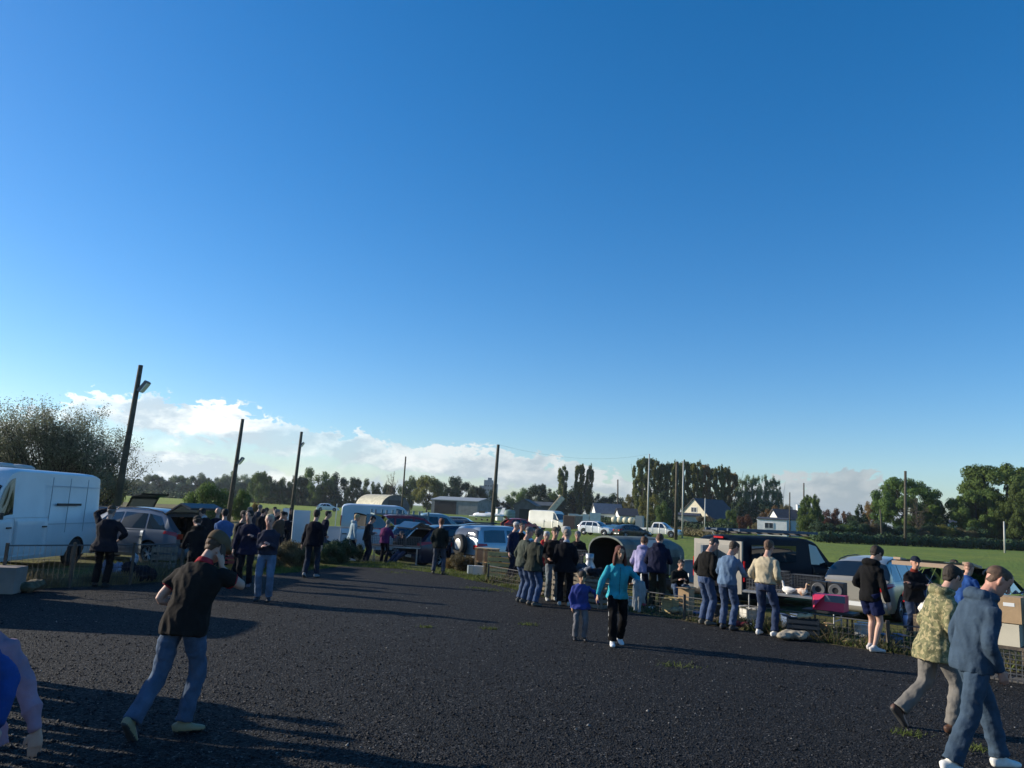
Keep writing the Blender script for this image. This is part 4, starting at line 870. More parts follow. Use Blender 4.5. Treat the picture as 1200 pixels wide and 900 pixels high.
# big half bare bush behind the van
r = np.random.default_rng(5); C = []; LD = mat('leaf_willow', (.24, .25, .16), .6, col2=(.11, .12, .075), vscale=1.5, trans=.45)
cpt = XY(62, 34); bush = empty('bush', cpt, 0, 'tall half bare grey shrub rising behind the white van', 'bush'); tm = MB(); rr = random.Random(4); st = []
for k in range(150):
    a = rr.random()*6.283; x0, y0 = math.cos(a)*rr.random()*1.8, math.sin(a)*rr.random()*1.2
    tx = rr.uniform(-4.6, 3.1); topz = 5.35-max(0, abs(tx+1.1)-1.2)**1.5*.46+rr.uniform(-1.2, .35); ty = rr.uniform(-1.8, 1.8); p = Vector((x0+tx*.25, y0, 0)); e = Vector((tx, ty, max(1.2, topz)))
    md = p.lerp(e, .5)+Vector((tx*.08, 0, .3)); tm.tube(p, md, .035, .02, 5); tm.tube(md, e, .02, .004, 4); st.append((p, md, e))
    for q in range(7):
        t = .3+.65*rr.random(); o_ = md.lerp(e, (t-.3)/.7); d = Vector((rr.gauss(0, .5), rr.gauss(0, .5), rr.uniform(.25, .9))); tm.tube(o_, o_+d, .009, .003, 3); st.append((o_, o_+d*.5, o_+d))
tm.obj('branches', BARK, bush)
P_ = []; 
for k in range(60000):
    p, md, e = st[rr.randrange(len(st))]; t = rr.random()**.6; q = p.lerp(md, t*2) if t < .5 else md.lerp(e, t*2-1)
    if q.z < 1.0: continue
    P_.append((q.x+rr.gauss(0, .13), q.y+rr.gauss(0, .13), q.z+rr.gauss(0, .13)))
P_ = np.array(P_); n = len(P_); u = r.normal(size=(n, 3)); u /= np.linalg.norm(u, axis=1)[:, None]; v = np.cross(u, r.normal(size=(n, 3))); v /= np.linalg.norm(v, axis=1)[:, None]; s_ = r.uniform(.022, .048, n)[:, None]
rawmesh('leaves', np.stack([P_-u*s_, P_-v*s_*.6, P_+u*s_, P_+v*s_*.6], 1).reshape(-1, 3), np.arange(n*4).reshape(n, 4), LD, parent=bush)
treepx('bush', 30, 520, 38, 'brown', 'brown undergrowth filling the foot of the tall shrub', wpx=150, cat='bush')
treepx('bush', 120, 545, 37, 'olive', 'olive undergrowth beside the nearest leaning pole', wpx=50, cat='bush')

# ---- poles
PW = mat('pole_wood', (.075, .065, .045), .9, var=.35, vscale=3); PG = mat('pole_pale', (.42, .42, .38), .6, .1)
def pole(name, label, top, bot, Y, r0, r1, m=PW, cat='pole', lamp=None, group=None, fits=None):
    a = Vector((*XY(bot[0], Y).xy, ZAT(bot[0], bot[1], Y))); a.x = (CH and ray(*bot).x*Y/ray(*bot).y); b = Vector((ray(*top).x*Y/ray(*top).y, Y, ZAT(*top, Y)))
    t = (-.35-a.z)/(b.z-a.z); base = a+(b-a)*t
    root = empty(name, base, 0, label, cat, group); mb = MB(); mb.tube((0, 0, 0), b-base, r0, r1, 10); mb.obj('post', m, root, True)
    if lamp:
        lx, ly, sc_ = lamp; c = Vector((ray(lx, ly).x*Y/ray(lx, ly).y, Y, ZAT(lx, ly, Y)))-base; q = (b-base)*(c.z/(b-base).z)
        l_ = MB(); l_.tube(q, c, .03, n=6); M = Matrix.Rotation(rad(35), 3, 'Y'); l_.box(c, (.12*sc_, .40*sc_, .55*sc_), M=M); l_.box(c+Vector((.07*sc_, 0, -.05)), (.03, .34*sc_, .45*sc_), M=M, mi=1); l_.obj('floodlight', [mat('lamp_housing', (.12, .13, .14), .5), CLEAR], root)
    return base, b
pole('floodlight_pole', 'thick timber pole leaning right behind the white van, nearest floodlight', (165, 428), (138, 585), 33, .17, .10, lamp=(168.5, 453, 1.0))
pole('floodlight_pole', 'leaning timber pole with lamp behind the crowd, second from the left', (284.5, 491), (270, 590), 52, .18, .11, lamp=(282, 540, 1.0))
b3 = pole('floodlight_pole', 'dark pole with a small lamp behind the small white van', (353.5, 506), (343, 590), 62, .15, .11, lamp=(354, 521, .8))
pole('telegraph_pole', 'thin pole rising in front of the arched hangar', (475.5, 535), (472, 580), 100, .12, .09)
b4 = pole('telegraph_pole', 'tall dark pole standing left of the far red hatchback', (584, 521), (577.5, 605), 70, .20, .13)
pole('telegraph_pole', 'short distant pole between the tipper and the poplar row', (724, 562), (724, 585), 230, .3, .2)
g1 = pole('goalpost', 'left white goalpost in front of the poplar row', (761, 532), (758.5, 618), 92, .10, .08, PG, 'goalpost')
g2 = pole('goalpost', 'right white goalpost beside the thick wooden pole', (801, 540), (799.5, 628), 92, .10, .08, PG, 'goalpost')
pole('telegraph_pole', 'thick weathered pole just left of the right goalpost', (793.5, 541), (792, 624), 85, .20, .16)
pole('street_lamp', 'grey lamp post before the gabled house roof', (826.5, 584), (826, 610), 140, .12, .10, PG, 'street lamp')
pole('telegraph_pole', 'bare pole behind the white cottage tree', (942, 566), (942, 590), 190, .2, .15)
pole('street_lamp', 'lamp post with short arm at the white cottage', (925.5, 577), (925.5, 620), 138, .13, .10, PW, 'street lamp', lamp=(927.5, 596, .8))
pole('telegraph_pole', 'tall straight telegraph pole before the large round tree', (1061, 552), (1061, 633), 112, .22, .17)
pole('street_lamp', 'short pale lamp post at the right edge of the pitch', (1176.5, 611), (1177.5, 644), 100, .12, .09, PG, 'street lamp')
pole('telegraph_pole', 'short leaning post in the hedge left of the large tree', (1031.5, 597), (1032.5, 614), 118, .14, .1)
pole('fence_post', 'slanting short post on the field left of the dark van roof', (831, 617), (836, 625), 80, .06, .05, PG, 'post')
wr = MB()
for A_, B_ in ((b4[1], g1[1]),):
    pr = None
    for k in range(17): t = k/16; p = A_.lerp(B_, t)-Vector((0, 0, .9*(1-(2*t-1)**2))); (pr is not None) and wr.tube(pr, p, .007, n=4); pr = p
tag(wr.obj('overhead_wire', [BLACK]), 'thin sagging wire from the tall dark pole to the goalpost', 'wire')

# ---- buildings
CREAMW = mat('cream_render', (.62, .56, .42), .9, var=.08, vscale=2); WHITEW = mat('white_render', (.72, .72, .70), .9, var=.08, vscale=2); SLATE = mat('slate_roof', (.045, .048, .055), .7, var=.3, vscale=3)
CORR = mat('corrugated_cream', (.42, .39, .28), .7, var=.25, vscale=1.2); CORRD = mat('corrugated_dark', (.07, .08, .08), .7, var=.3, vscale=1); CORRG = mat('corrugated_grey', (.20, .21, .20), .7, var=.25, vscale=1); WIN = mat('window_glass', (.03, .04, .05), .1)
def at(px, Y, z=-.3): p = XY(px, Y); return Vector((p.x, Y, z))
b = empty('hangar', at(463, 200), rad(36), 'arched hangar with cream roof and dark round end', 'hangar'); Lh, Wh, Hh = 15, 8.6, 4.6
mb = MB(); n = 20; vs = []
for y in (0, Lh):
    for k in range(n+1): a = math.pi*k/n; vs.append((math.cos(a)*Wh/2, y, max(.0, math.sin(a))**.8*Hh))
mb.add(vs, [(k, k+1, n+2+k, n+1+k) for k in range(n)]); mb.obj('roof', CORR, b)
mb = MB(); mb.add([vs[k] for k in range(n+1)], [tuple(range(n+1))]); mb.obj('end_wall', CORRD, b)
MB().box((0, -.04, 1.6), (4.2, .06, 3.2)).obj('door', mat('hangar_door', (.03, .035, .035), .8), b)
def shed(name, px, Y, rz, W, D, He, Hr, wm, rm, label, cat='shed', doors=(), wins=(), chim=None, ridge='x', z=-.3, over=.3):
    b = empty(name, at(px, Y, z), rad(rz), label, cat); w_, d_ = W/2, D/2; mb = MB()
    mb.box((0, 0, He/2), (W, D, He))
    if ridge == 'x':
        for s__ in (-1, 1): mb.add([(s__*w_, -d_, He), (s__*w_, d_, He), (s__*w_, 0, Hr)], [(0, 1, 2)])
    else:
        for s__ in (-1, 1): mb.add([(-w_, s__*d_, He), (w_, s__*d_, He), (0, s__*d_, Hr)], [(0, 1, 2)])
    mb.obj('wall', wm, b); rb = MB(); o_ = over; th = .15
    if ridge == 'x':
        for s__ in (-1, 1):
            q = [(-w_-o_, s__*(d_+o_), He-o_*(Hr-He)/d_), (w_+o_, s__*(d_+o_), He-o_*(Hr-He)/d_), (w_+o_, 0, Hr), (-w_-o_, 0, Hr)]; q2 = [(x_, y_, z_+th) for x_, y_, z_ in q]; rb.add(q+q2, [(0, 1, 2, 3), (4, 5, 6, 7), (0, 1, 5, 4), (1, 2, 6, 5), (2, 3, 7, 6), (3, 0, 4, 7)])
    else:
        for s__ in (-1, 1):
            q = [(s__*(w_+o_), -d_-o_, He-o_*(Hr-He)/w_), (s__*(w_+o_), d_+o_, He-o_*(Hr-He)/w_), (0, d_+o_, Hr), (0, -d_-o_, Hr)]; q2 = [(x_, y_, z_+th) for x_, y_, z_ in q]; rb.add(q+q2, [(0, 1, 2, 3), (4, 5, 6, 7), (0, 1, 5, 4), (1, 2, 6, 5), (2, 3, 7, 6), (3, 0, 4, 7)])
    ro = rb.obj('roof', rm, b)
    for (x_, z_, ww, hh, m_) in doors: MB().box((x_, -d_-.03, z_), (ww, .06, hh)).obj('door', m_, b)  # flat dark sheet laid on the wall in place of an opening
    for (x_, z_, ww, hh) in wins:
        f = MB(); [f.box(c_, s2) for c_, s2 in (((x_, -d_-.04, z_+hh/2), (ww+.12, .08, .08)), ((x_, -d_-.04, z_-hh/2), (ww+.12, .08, .08)), ((x_-ww/2, -d_-.04, z_), (.08, .08, hh)), ((x_+ww/2, -d_-.04, z_), (.08, .08, hh)), ((x_, -d_-.04, z_), (.06, .07, hh)))]
        fr = f.obj('window', mat('window_frame', (.6, .6, .6), .5), b); MB().box((x_, -d_-.015, z_), (ww, .02, hh)).obj('pane', WIN, fr)
    if chim: mb = MB(); mb.box((chim[0], 0, Hr+.3), (.7, .6, 1.5)); mb.box((chim[0], 0, Hr+1.08), (.8, .7, .1)); mb.obj('chimney', wm, ro)
    return b
DK = mat('opening_shade', (.012, .013, .013), .9)  # shade inside open doorways, put into a near-black colour
shed('hangar', 542, 215, -20, 13.5, 12, 4.0, 4.9, CORRG, mat('roof_sheet', (.30, .32, .32), .6), 'grey flat topped hangar with wide dark open doorway', 'hangar', doors=[(-2.6, 1.9, 6.4, 3.7, DK)])
shed('shed', 586, 160, 10, 1.6, 2.2, 2.4, 2.6, WHITEW, SLATE, 'small white hut beside the green round tank', 'shed')
shed('shed', 617, 170, -12, 4.6, 6, 3.4, 4.6, CORRD, CORRD, 'dark tin shed left of the far white van', 'shed', doors=[(0, 1.3, 2.2, 2.6, DK)], ridge='y')
shed('shed', 632, 185, -8, 6, 6, 3.6, 4.4, CORRD, CORRD, 'long dark shed behind the far white van', 'shed')
t_ = empty('storage_tank', at(596.5, 158), 0, 'round pale green storage tank beside the white hut', 'tank'); MB().lathe([(0, .01), (0, 1.2), (2.0, 1.2), (2.2, 1.0), (2.35, .01)], 'Z', n=20).obj('shell', mat('tank_green', (.16, .24, .20), .6, var=.2), t_, True); mb = MB(); [mb.lathe([(z_, 1.2), (z_+.04, 1.24), (z_+.08, 1.2)], 'Z', n=20) for z_ in (.4, 1.1, 1.8)]; mb.obj('hoop', mat('tank_hoop', (.3, .36, .33), .5), t_)
shed('cottage', 711, 205, 6, 7, 6, 2.6, 5.0, WHITEW, mat('grey_tile', (.16, .17, .19), .8, var=.2), 'small grey roofed bungalow left of the distant short pole', 'house', wins=[(-2, 1.5, 1, 1), (2, 1.5, 1, 1)])
shed('cottage', 748, 200, 3, 11, 6, 2.3, 4.0, WHITEW, SLATE, 'low white cottage mostly hidden behind the left goalpost', 'house', wins=[(-3, 1.4, 1, 1), (0, 1.4, 1, 1), (3, 1.4, 1, 1)])
h = shed('gabled_house', 830, 165, 52, 8.0, 10, 2.7, 6.5, CREAMW, SLATE, 'cream gabled house with long dark slate roof', 'house', ridge='y', wins=[(0, 4.2, 1.4, 1.0), (-2.3, 1.6, 1.3, 1.2), (2.2, 1.6, 1.3, 1.2)])
h.rotation_euler = (0, 0, rad(-50))
shed('garage', 806, 154, -20, 4.4, 4, 2.9, 3.3, CREAMW, SLATE, 'low cream annex left of the gabled house', 'shed')
shed('cottage', 907, 146, -26, 5.2, 6, 2.9, 3.2, WHITEW, SLATE, 'white flat roofed cottage with a dark window', 'house', wins=[(-.5, 1.8, 1.5, 1.0)], over=.15)
shed('cottage', 929, 151, 4, 7.5, 5, 3.2, 4.9, WHITEW, SLATE, 'white cottage with chimney right of the flat roofed one', 'house', wins=[(-2, 1.8, 1, 1), (1.5, 1.8, 1, 1)], chim=(1.2,))
shed('bungalow', 1100, 178, -6, 10, 6, 4.2, 4.9, WHITEW, SLATE, 'long white bungalow glimpsed between the large trees', 'house', wins=[(-3, 2.9, 1.1, 1.3), (-.8, 2.9, .9, 1.3), (1.2, 2.9, 1.1, 1.3), (3.4, 2.9, .9, 1.3)])
m_ = empty('mill_building', at(571, 760), 0, 'tall grey mill block on the horizon behind the dark trees', 'building'); GC = mat('mill_concrete', (.22, .24, .26), .9, var=.15, vscale=.2)
mb = MB(); mb.box((0, 0, 14), (9, 9, 31)); mb.box((-6, 0, 11.5), (5, 9, 25)); mb.box((6.5, 0, 12.5), (5.5, 9, 27)); mb.box((1, 0, 30.5), (4, 5, 3)); mb.obj('wall', GC, m_)
mb = MB(); [mb.box((x_, -4.55, z_), (1.3, .1, 1.3)) for x_ in (-2.5, 0, 2.5, 6.5) for z_ in (12, 16, 20, 24)]; mb.obj('windows', WIN, m_)
# light aircraft
ac = empty('light_aircraft', at(569, 150), rad(62), 'small white light aircraft parked before the grey hangar', 'aircraft'); WP = mat('aircraft_white', (.75, .75, .76), .3, coat=.5)
mb = MB(); loft(mb, [(0, -3.6, 1.2, .12, .16), (0, -2, 1.15, .28, .36), (0, 0, 1.1, .48, .58), (0, 1.3, 1.05, .48, .52), (0, 2.4, 1.0, .34, .36), (0, 2.8, 1.0, .12, .12)], (1, 0, 0), 12, 2); mb.obj('fuselage', WP, ac, True)
MB().box((0, .5, .85), (8.8, 1.3, .14)).obj('wing', WP, ac); mb = MB(); mb.add([(-.05, -3.9, 1.2), (-.05, -2.9, 1.25), (-.05, -3.6, 2.6), (-.05, -4.2, 2.6), (.05, -3.9, 1.2), (.05, -2.9, 1.25), (.05, -3.6, 2.6), (.05, -4.2, 2.6)], [(0, 1, 2, 3), (7, 6, 5, 4), (0, 4, 5, 1), (1, 5, 6, 2), (2, 6, 7, 3), (3, 7, 4, 0)]); mb.box((0, -3.6, 1.3), (2.8, .7, .07)); mb.obj('tail', WP, ac)
MB().box((0, .7, 1.6), (.8, 1.3, .35)).obj('canopy', GLASS, ac)
for x_, y_ in ((-1.1, .2), (1.1, .2), (0, 2.1)): MB().lathe([(-.07, .01), (-.07, .2), (.07, .2), (.07, .01)], 'X', (x_, y_, .2), 14).obj('wheel', RUB, ac); MB().tube((x_, y_, .2), (x_*.6, y_, .9), .03).obj('strut', WP, ac)
# tipper body raised
tp = empty('tipper_truck', at(650, 112), rad(0), 'raised cream tipper body behind the far white van', 'truck'); M = Matrix.Rotation(rad(-52), 3, 'Y'); mb = MB()
mb.box(Vector((.2, 0, 3.0)), (3.2, 2.1, .12), M=M); mb.box(M @ Vector((0, 1.05, .35))+Vector((.2, 0, 3.0)), (3.2, .08, .7), M=M); mb.box(M @ Vector((0, -1.05, .35))+Vector((.2, 0, 3.0)), (3.2, .08, .7), M=M); mb.box(M @ Vector((1.6, 0, .4))+Vector((.2, 0, 3.0)), (.08, 2.1, .9), M=M); mb.obj('tipping_body', mat('tipper_cream', (.55, .48, .36), .7, var=.2), tp)
mb = MB(); mb.box((0, 0, .75), (4.4, .9, .25)); mb.tube((-.6, 0, .8), (.6, 0, 2.6), .09); mb.obj('chassis', BLACK, tp); MB().box((2.6, 0, 1.35), (1.3, 1.9, 1.7)).obj('cab', paint('tipper', (.5, .5, .5)), tp)
for x_ in (-1.4, 2.4):
    for y_ in (-.85, .85): MB().lathe([(-.1, .01), (-.1, .38), (.1, .38), (.1, .01)], 'Y', (x_, y_, .38), 16).obj('wheel', RUB, tp)
# ------------------------------------------------------------------ vehicles in place
def VL(px, Y): p = XY(px, Y); return (p.x, Y, GZ(p.x, Y))
VW = paint('van_white', (.62, .64, .64), rough=.35); SG = paint('mpv_grey', (.12, .145, .18), .3); DKB = paint('dark_blue', (.010, .016, .045)); NB = paint('black', (.010, .011, .013)); TEAL = paint('teal_blue', (.03, .10, .14), .3)
v1, S1, P1 = vehicle('van', 'highvan', (-12.5, 22.3, 0), 180, VW, 'white high roof panel van with side turned to the gravel, far left', 'van', trim=mat('grey_trim', (.10, .11, .12), .6))
for c_ in ((.05, 3.2, 0), (.25, 2.1, 0)):
    m = MB(); m.lathe([(2.47, .01), (2.47, .36), (2.52, .40), (2.58, .30), (2.60, .01)], 'Z', (c_[0], c_[1], 0), 20); m.obj('roof_vent', mat('vent_plastic', (.45, .45, .43), .6), v1, True)
for y0, y1, z0, z1 in ((2.55, 2.565, .7, 2.3), (1.75, 1.762, .9, 2.3), (.9, .912, .9, 2.3), (.2, 2.54, 1.12, 1.135), (.2, 2.54, 2.08, 2.092)):
    for e in (-1,): MB().box((e*1.0, (y0+y1)/2, (z0+z1)/2), (.016, min(y1-y0, 3), z1-z0)).obj('panel_seam', mat('seam_grey', (.34, .36, .38), .6), v1)
MB().box((-1.005, 1.7, 1.62), (.03, 1.1, .06)).obj('slide_rail', BLACK, v1)
vehicle('van', 'highvan', (-10.35, 14.2, 0), -90, VW, 'white high roof van parked outside the left picture edge', 'van')
vehicle('car', 'mpv', (-9.0, 22.9, 0), -72, SG, 'grey people carrier with its tailgate raised beside the white van', 'car', gate=32, boot=1, gatemat=mat('gate_underside', (.05, .055, .06), .5), scale=.97)
vehicle('car', 'estate', VL(172, 28), -75, NB, 'black car whose raised tailgate shows above the grey people carrier', 'car', gate=64, boot=1, scale=1.0)
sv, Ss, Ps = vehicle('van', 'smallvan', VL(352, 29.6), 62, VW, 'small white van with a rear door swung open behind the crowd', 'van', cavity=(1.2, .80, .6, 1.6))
MB().box((-1.15, -.42, 1.05), (.72, .05, 1.35), rz=rad(-28)).obj('rear_door', VW, sv)
MB().box((.95, -.3, 1.05), (.06, .6, 1.3)).obj('rear_door', VW, sv)
v_, _, _ = vehicle('van', 'van', VL(398, 44), 78, paint('pale_blue', (.40, .46, .52)), 'pale long van behind the small white van', 'van'); MB().box((-1.2, -.3, 1.2), (.8, .05, 1.4)).obj('rear_door', VW, v_)
tk, _, _ = vehicle('flatbed_truck', 'pickup', VL(440, 38), 75, paint('truck_teal', (.20, .28, .30)), 'pale dropside truck with mesh sides behind the red car', 'truck', scale=1.05)
m = MB(); [m.box((x_, 1.0, 1.32), (.05, 2.5, .62)) for x_ in (-.93, .93)]; m.box((0, -.22, 1.32), (1.86, .05, .62)); [m.box((x_, y_, 1.4), (.08, .08, .8)) for x_ in (-.97, .97) for y_ in (-.2, .3, .8, 1.3, 1.8, 2.2)]; m.obj('dropside', mat('dropside_teal', (.13, .19, .21), .6), tk)
vehicle('car', 'suv', VL(430, 36), 70, paint('dark_red', (.22, .012, .02)), 'dark red car parked behind the folding table', 'car')
vehicle('car', 'mpv', VL(481, 30.0), 58, DKB, 'dark blue people carrier with open boot behind the folding table', 'car', gate=18, boot=1, scale=1.0, gatemat=NB)
vehicle('car', 'hatch', VL(447, 33.5), 70, paint('ink_blue', (.02, .03, .06)), 'dark hatchback between the small van and the open boot', 'car')
vehicle('car', 'estate', VL(505, 52), 82, paint('steel_blue', (.10, .14, .19), .4), 'steel blue estate beyond the dark blue people carrier', 'car')
vehicle('car', 'estate', VL(528, 45), 75, paint('navy', (.015, .03, .06)), 'navy estate car behind the silver off-roader', 'car')
vehicle('car', 'hatch', VL(512, 64), 95, paint('grey_car', (.07, .08, .10)), 'grey hatchback farthest behind the navy estate', 'car')
jp, Sj, Pj = vehicle('off_roader', 'jeep', VL(543, 29.0), 50, paint('ice_silver', (.36, .42, .46), .4), 'silver off-roader with a spare wheel on its back door', 'car')
sw = MB(); sw.lathe([(-.10, .20), (-.11, .33), (-.08, .37), (.08, .37), (.11, .33), (.10, .20)], 'Y', (-.02, -.20, .98), 28); so_ = sw.obj('spare_wheel', RUB, jp, True); MB().lathe([(-.30, .01), (-.31, .16), (-.28, .26), (-.24, .27)], 'Y', (-.02, -.0, .98), 24).obj('wheel_cover', mat('cover_silver', (.62, .62, .60), .35, .3), so_, True)
m = MB(); [m.tube(Vector((e*.5, .3, 1.78)), Vector((e*.5, 1.9, 1.78)), .02, n=6) for e in (-1, 1)]; m.obj('roof_rail', BLACK, jp)
vehicle('car', 'hatch', VL(589, 84), 72, paint('bright_red', (.45, .035, .03)), 'red hatchback with its boot open on the far grass', 'car', gate=35, boot=1, gatemat=NB)
vehicle('van', 'highvan', VL(624, 101), 130, paint('cream_white', (.75, .72, .62)), 'cream white high roof van parked alone on the far field', 'van')
vehicle('car', 'suv', VL(681, 88), 125, paint('pearl_white', (.68, .70, .72)), 'white crossover car facing right on the far field', 'car', scale=.93)
vehicle('pickup_truck', 'pickup', VL(749, 95), 120, paint('pickup_white', (.74, .73, .68)), 'white double cab pickup left of the thick wooden pole', 'pickup truck')
vehicle('car', 'hatch', VL(722, 84), 70, NB, 'black low car behind the canopy trailer on the field', 'car', scale=.95)
vehicle('car', 'hatch', VL(371, 150), 80, paint('far_white', (.7, .7, .7)), 'tiny white car far off on the left field', 'car')
# box trailer, tanks
WDT = mat('trailer_wood', (.20, .15, .10), .8, var=.3, vscale=3)
bt = empty('box_trailer', VL(671, 92), rad(-25), 'brown boxy trailer between the cream van and white crossover', 'trailer'); MB().box((0, 0, 1.25), (1.5, 2.6, 1.5)).obj('body', WDT, bt); MB().box((0, -1.32, 1.25), (1.3, .05, 1.4)).obj('ramp', mat('trailer_dark', (.03, .02, .02), .8), bt)
for e in (-1, 1): MB().lathe([(-.09, .01), (-.09, .32), (.09, .32), (.09, .01)], 'X', (e*.85, 0, .32), 16).obj('wheel', RUB, bt)
tkk = empty('tank_trailer', VL(732, 100), rad(-18), 'trailer with a row of cream drums left of the white pickup', 'trailer')
for k in range(4): MB().lathe([(-.55, .01), (-.55, .40), (.55, .40), (.55, .01)], 'Y', (-1.3+k*.72, 0, 1.75), 16).obj('drum', mat('drum_cream', (.62, .58, .42), .5, var=.1), tkk, True)
MB().box((-.2, 0, 1.2), (3.3, 1.4, .12)).obj('deck', BLACK, tkk); MB().box((1.9, 0, 1.55), (.9, 1.5, 1.7)).obj('cabinet', mat('cabinet_grey', (.35, .36, .35), .6), tkk)
for x_ in (-1, .6):
    for e in (-1, 1): MB().lathe([(-.09, .01), (-.09, .36), (.09, .36), (.09, .01)], 'Y', (x_, e*.75, .36), 14).obj('wheel', RUB, tkk)
cv_ = empty('site_cabin', VL(687, 118), rad(-8), 'white boxy cabin unit behind the white crossover car', 'cabin')
for k, (x_, w_, h_) in enumerate(((-1.2, 1.0, 1.1), (-.1, 1.0, 1.2), (1.3, 1.6, 1.5))): MB().box((x_, 0, 1.0+h_/2), (w_, 1.8, h_)).obj('unit', mat('unit_white', (.66, .65, .60), .6, var=.1), cv_)
MB().box((0, 0, .75), (4.2, 1.7, .35)).obj('base_frame', BLACK, cv_); m = MB(); [m.box((x_, y_, .3), (.2, .2, .6)) for x_ in (-1.8, 1.8) for y_ in (-.7, .7)]; m.obj('leg', STEEL, cv_)
m = MB(); m.box((0, 0, .55), (.35, 1.9, .3)); m.box((0, -.6, 1.05), (.5, .9, .7)); fl = empty('boat_trailer', VL(716, 90), rad(-60), 'long pale load on a flat trailer beside the white crossover', 'trailer'); m.obj('frame', BLACK, fl); m = MB(); loft(m, [(0, -1.6, 1.0, .25, .2), (0, 0, 1.0, .4, .28), (0, 1.8, 1.05, .1, .1)], (1, 0, 0), 10, 2); m.obj('load', mat('load_white', (.7, .7, .68), .5), fl, True)
for e in (-1, 1): MB().lathe([(-.08, .01), (-.08, .28), (.08, .28), (.08, .01)], 'X', (e*.55, 0, .28), 14).obj('wheel', RUB, fl)
# livestock canopy trailer
lt = empty('livestock_trailer', VL(709, 25.2), rad(-50), 'rounded livestock trailer with dark open back behind the stall', 'trailer'); GV = mat('galv_canopy', (.12, .145, .13), .75, .0, var=.35, vscale=3)
W2, H2, L2 = .82, 1.82, 3.4; n = 14; prof = [(-W2, .55), (-W2, 1.15)]+[(-W2*math.cos(math.pi*k/n), 1.15+(H2-1.15)*math.sin(math.pi*k/n)**.6) for k in range(1, n)]+[(W2, 1.15), (W2, .55)]
m = MB(); vs = []
for y, kx, kz in ((0, 1, 1), (.03, 1, 1), (2.2, 1, 1), (2.9, .96, .97), (L2, .80, .86)):
    for x_, z_ in prof: vs.append((x_*kx, y, .55+(z_-.55)*kz))
q = len(prof); F_ = [(i*q+k, (i+1)*q+k, (i+1)*q+k+1, i*q+k+1) for i in range(4) for k in range(q-1)]; m.add(vs, F_); m.add([Vector(p)*1 for p in vs[4*q:]], [tuple(range(q))])
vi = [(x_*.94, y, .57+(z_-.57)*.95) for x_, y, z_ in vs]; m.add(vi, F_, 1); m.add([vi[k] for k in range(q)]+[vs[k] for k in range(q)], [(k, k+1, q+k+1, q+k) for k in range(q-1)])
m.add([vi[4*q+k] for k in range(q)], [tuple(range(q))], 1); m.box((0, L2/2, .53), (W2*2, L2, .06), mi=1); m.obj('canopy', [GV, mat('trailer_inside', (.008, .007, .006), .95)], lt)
m = MB(); [m.box((e*(W2+.015), 1.5, .86), (.03, 3.0, .58)) for e in (-1, 1)]; m.obj('side_board', mat('board_green', (.03, .055, .05), .7, var=.3), lt); m = MB(); [m.box((e*(W2+.04), y_, .88), (.04, .05, .66)) for e in (-1, 1) for y_ in (.05, .6, 1.15, 1.7, 2.3, 2.9)]; m.obj('rib', STEEL, lt)
for e in (-1, 1):
    for y_ in (1.4, 2.1): MB().lathe([(-.09, .01), (-.09, .30), (.09, .30), (.09, .01)], 'X', (e*.72, y_, .30), 18).obj('wheel', RUB, lt)
lt.scale = (.96, .96, .93)
# open small van with seated seller
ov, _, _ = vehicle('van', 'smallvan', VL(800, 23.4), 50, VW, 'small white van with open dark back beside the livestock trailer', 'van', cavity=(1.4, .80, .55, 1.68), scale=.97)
MB().box((1.12, -.36, 1.08), (.06, .78, 1.25), rz=rad(14)).obj('rear_door', mat('door_grey_glass', (.22, .25, .28), .3), ov); MB().box((-1.02, -.3, 1.08), (.06, .7, 1.25), rz=rad(-16)).obj('rear_door', VW, ov)
# dark van with roof rack and ladder
dv, Sv, Pv = vehicle('van', 'van', VL(842, 22.3), 56, mat('paint_dark_van', (.004, .009, .018), .4, coat=0, spec=.04), 'dark blue van with ladders on the roof and paler back doors', 'van', trim=BLACK)
for e in (-1, 1):
    d_ = MB().box((e*.44, -.04, 1.10), (.84, .06, 1.42)).obj('rear_door', mat('pale_door', (.27, .255, .23), .35, .4), dv); MB().box((e*.44, -.08, 1.45), (.66, .02, .48)).obj('door_panel', mat('door_inset', (.20, .195, .18), .4, .3), d_); MB().box((e*.1, -.09, 1.0), (.05, .03, .18)).obj('handle', BLACK, d_)  # rear doors coloured paler than the dark blue body
for yb in (.3, 1.7, 3.0): MB().box((0, yb, 2.04), (1.7, .05, .05)).obj('rack_bar', BLACK, dv)
m = MB(); [m.box((x_, 1.75, 2.09), (.05, 3.6, .07)) for x_ in (.35, .75, -.05, -.45)]; m2 = m
for k in range(14): m.box((.55, .1+k*.26, 2.09), (.40, .035, .035)); m.box((-.25, .1+k*.26, 2.09), (.40, .035, .035))
lad = m.obj('ladder', [mat('ladder_alu', (.05, .08, .12), .7, .0)]); lad.location = dv.location; lad.rotation_euler = dv.rotation_euler; tag(lad, 'long aluminium ladders lying on the dark van roof rack', 'ladder')
lad.data.transform(Matrix.Translation((0, 0, .02)))
MB().box((0, -.0, 1.89), (.34, .05, .05)).obj('brake_light', RED, dv)
m = MB(); m.box((.962, 1.6, 1.50), (.02, 1.2, .46)); m.box((.957, .55+.0, 1.5), (.02, .65, .46)); m.obj('side_window', GLASS, dv)
